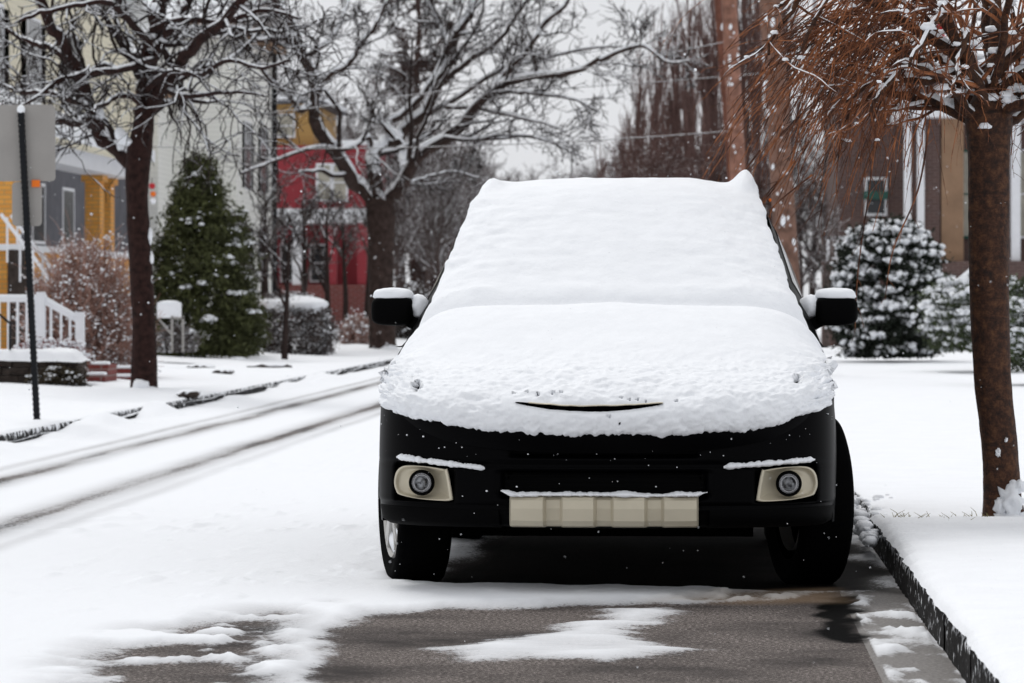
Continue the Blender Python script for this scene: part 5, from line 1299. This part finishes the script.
# white fence in front of its left wall
fe = thing('picket_fence', 'short white rail fence left of the big rounded shrub', 'fence', at(845, 262, 80))
m = MB()
for k in range(6): 
    px = 828+k*8.4; m.bar(at(px, 262, 80), at(px, 236, 80), .07)
m.bar(at(824, 238, 80), at(874, 238, 80), .07); m.bar(at(824, 258, 80), at(874, 258, 80), .05)
m.build('rail', 'white_paint', fe)
MB().box(at(822, 0, 80)[0], at(876, 0, 80)[0], 79.9, 80.2, .1, at(0, 262, 80)[2]).build('base_wall', 'brown_brick', fe)
# red flag on the porch
fl = thing('flag', 'small red banner hanging behind the weeping tree crown', 'flag', at(940, 44, 80))
G = np.array([[at(936+10*i/8+1.5*math.sin(j), 18+26*j/8, 80+.04*math.sin(i*1.3+j*.4)) for i in range(9)] for j in range(9)]); MB().grid(G).build('cloth', 'red_trim', fl, smooth=True)
MB().bar(at(936, 14, 80), at(936, 60, 80), .04).build('flagpole', 'metal_black', fl)
# snow covered stair handrail right
sr = thing('stair_railing', 'dark porch stair railing capped with snow beside the reddish trunk', 'railing', at(960, 300, 56))
m = MB(); s_ = MB()
m.bar(at(940, 300, 56), at(1000, 250, 56), .05); m.bar(at(940, 318, 56), at(1000, 268, 56), .04)
for k in range(6): m.bar(at(942+k*11, 330-k*9, 56), at(942+k*11, 298-k*9, 56), .03)
m.build('rail', 'metal_black', sr)
u = np.linspace(0, 1, 20)[:, None]; s_.tubes(at(940, 297, 56)*(1-u)+at(1000, 247, 56)*u, np.full(20, .05), 7); s_.build('snow', 'snow', sr, smooth=True)

# ================================================================== falling snow
rg = np.random.default_rng(99)
n1, n2 = 900, 2000
C = np.concatenate([np.stack([rg.uniform(-3.2, 2.2, n1), rg.uniform(7.5, 14.5, n1), rg.uniform(.05, 2.8, n1)], -1), np.stack([rg.uniform(-12, 6, n2), rg.uniform(18, 75, n2), rg.uniform(.2, 8, n2)], -1)])
S = np.concatenate([rg.uniform(.0008, .0018, n1), rg.uniform(.003, .009, n2)])[:, None]*np.ones((1, 3))
tag(MB().inst(*ICO1, C, S).build('falling_snow', 'snow', smooth=True), 'scattered flakes of light falling snow', 'snow', kind='stuff')

# ================================================================== LIGHT
w = bpy.data.worlds.new('World'); sc.world = w; w.use_nodes = True; t = w.node_tree
bg = t.nodes['Background']; sky = t.nodes.new('ShaderNodeTexSky'); sky.sky_type = 'NISHITA'; sky.sun_disc = False
EL, AZ = math.radians(56), math.radians(335)
sky.sun_elevation = EL; sky.sun_rotation = AZ; sky.air_density = 1.0; sky.dust_density = 4.0; sky.ozone_density = 1.0
hs = t.nodes.new('ShaderNodeHueSaturation'); hs.inputs['Saturation'].default_value = .12
t.links.new(sky.outputs[0], hs.inputs['Color'])
cn = t.nodes.new('ShaderNodeTexNoise'); cn.inputs['Scale'].default_value = 2.2; cn.inputs['Detail'].default_value = 5
tcw = t.nodes.new('ShaderNodeTexCoord'); t.links.new(tcw.outputs['Generated'], cn.inputs['Vector'])
cloud = ramp(t, cn.outputs['Fac'], [(.3, (.86, .88, .93)), (.7, (1, 1, 1))])
vm = t.nodes.new('ShaderNodeVectorMath'); vm.operation = 'SCALE'; vm.inputs['Scale'].default_value = 7.9; t.links.new(cloud, vm.inputs[0])
f_ = t.nodes.new('ShaderNodeValue'); f_.outputs[0].default_value = .88
t.links.new(mixc(t, f_.outputs[0], hs.outputs[0], vm.outputs[0]), bg.inputs[0]); bg.inputs[1].default_value = .11
sd = bpy.data.lights.new('sun', 'SUN'); sd.energy = 1.25; sd.angle = math.radians(22); sd.color = (1, .98, .95)
so = bpy.data.objects.new('sun', sd); COL.objects.link(so)
d = Vector((math.sin(AZ)*math.cos(EL), math.cos(AZ)*math.cos(EL), math.sin(EL))); so.rotation_euler = d.to_track_quat('Z', 'Y').to_euler()
sc.view_settings.view_transform = 'Standard'; sc.view_settings.look = 'None'; sc.view_settings.exposure = 0.03; sc.view_settings.gamma = 1
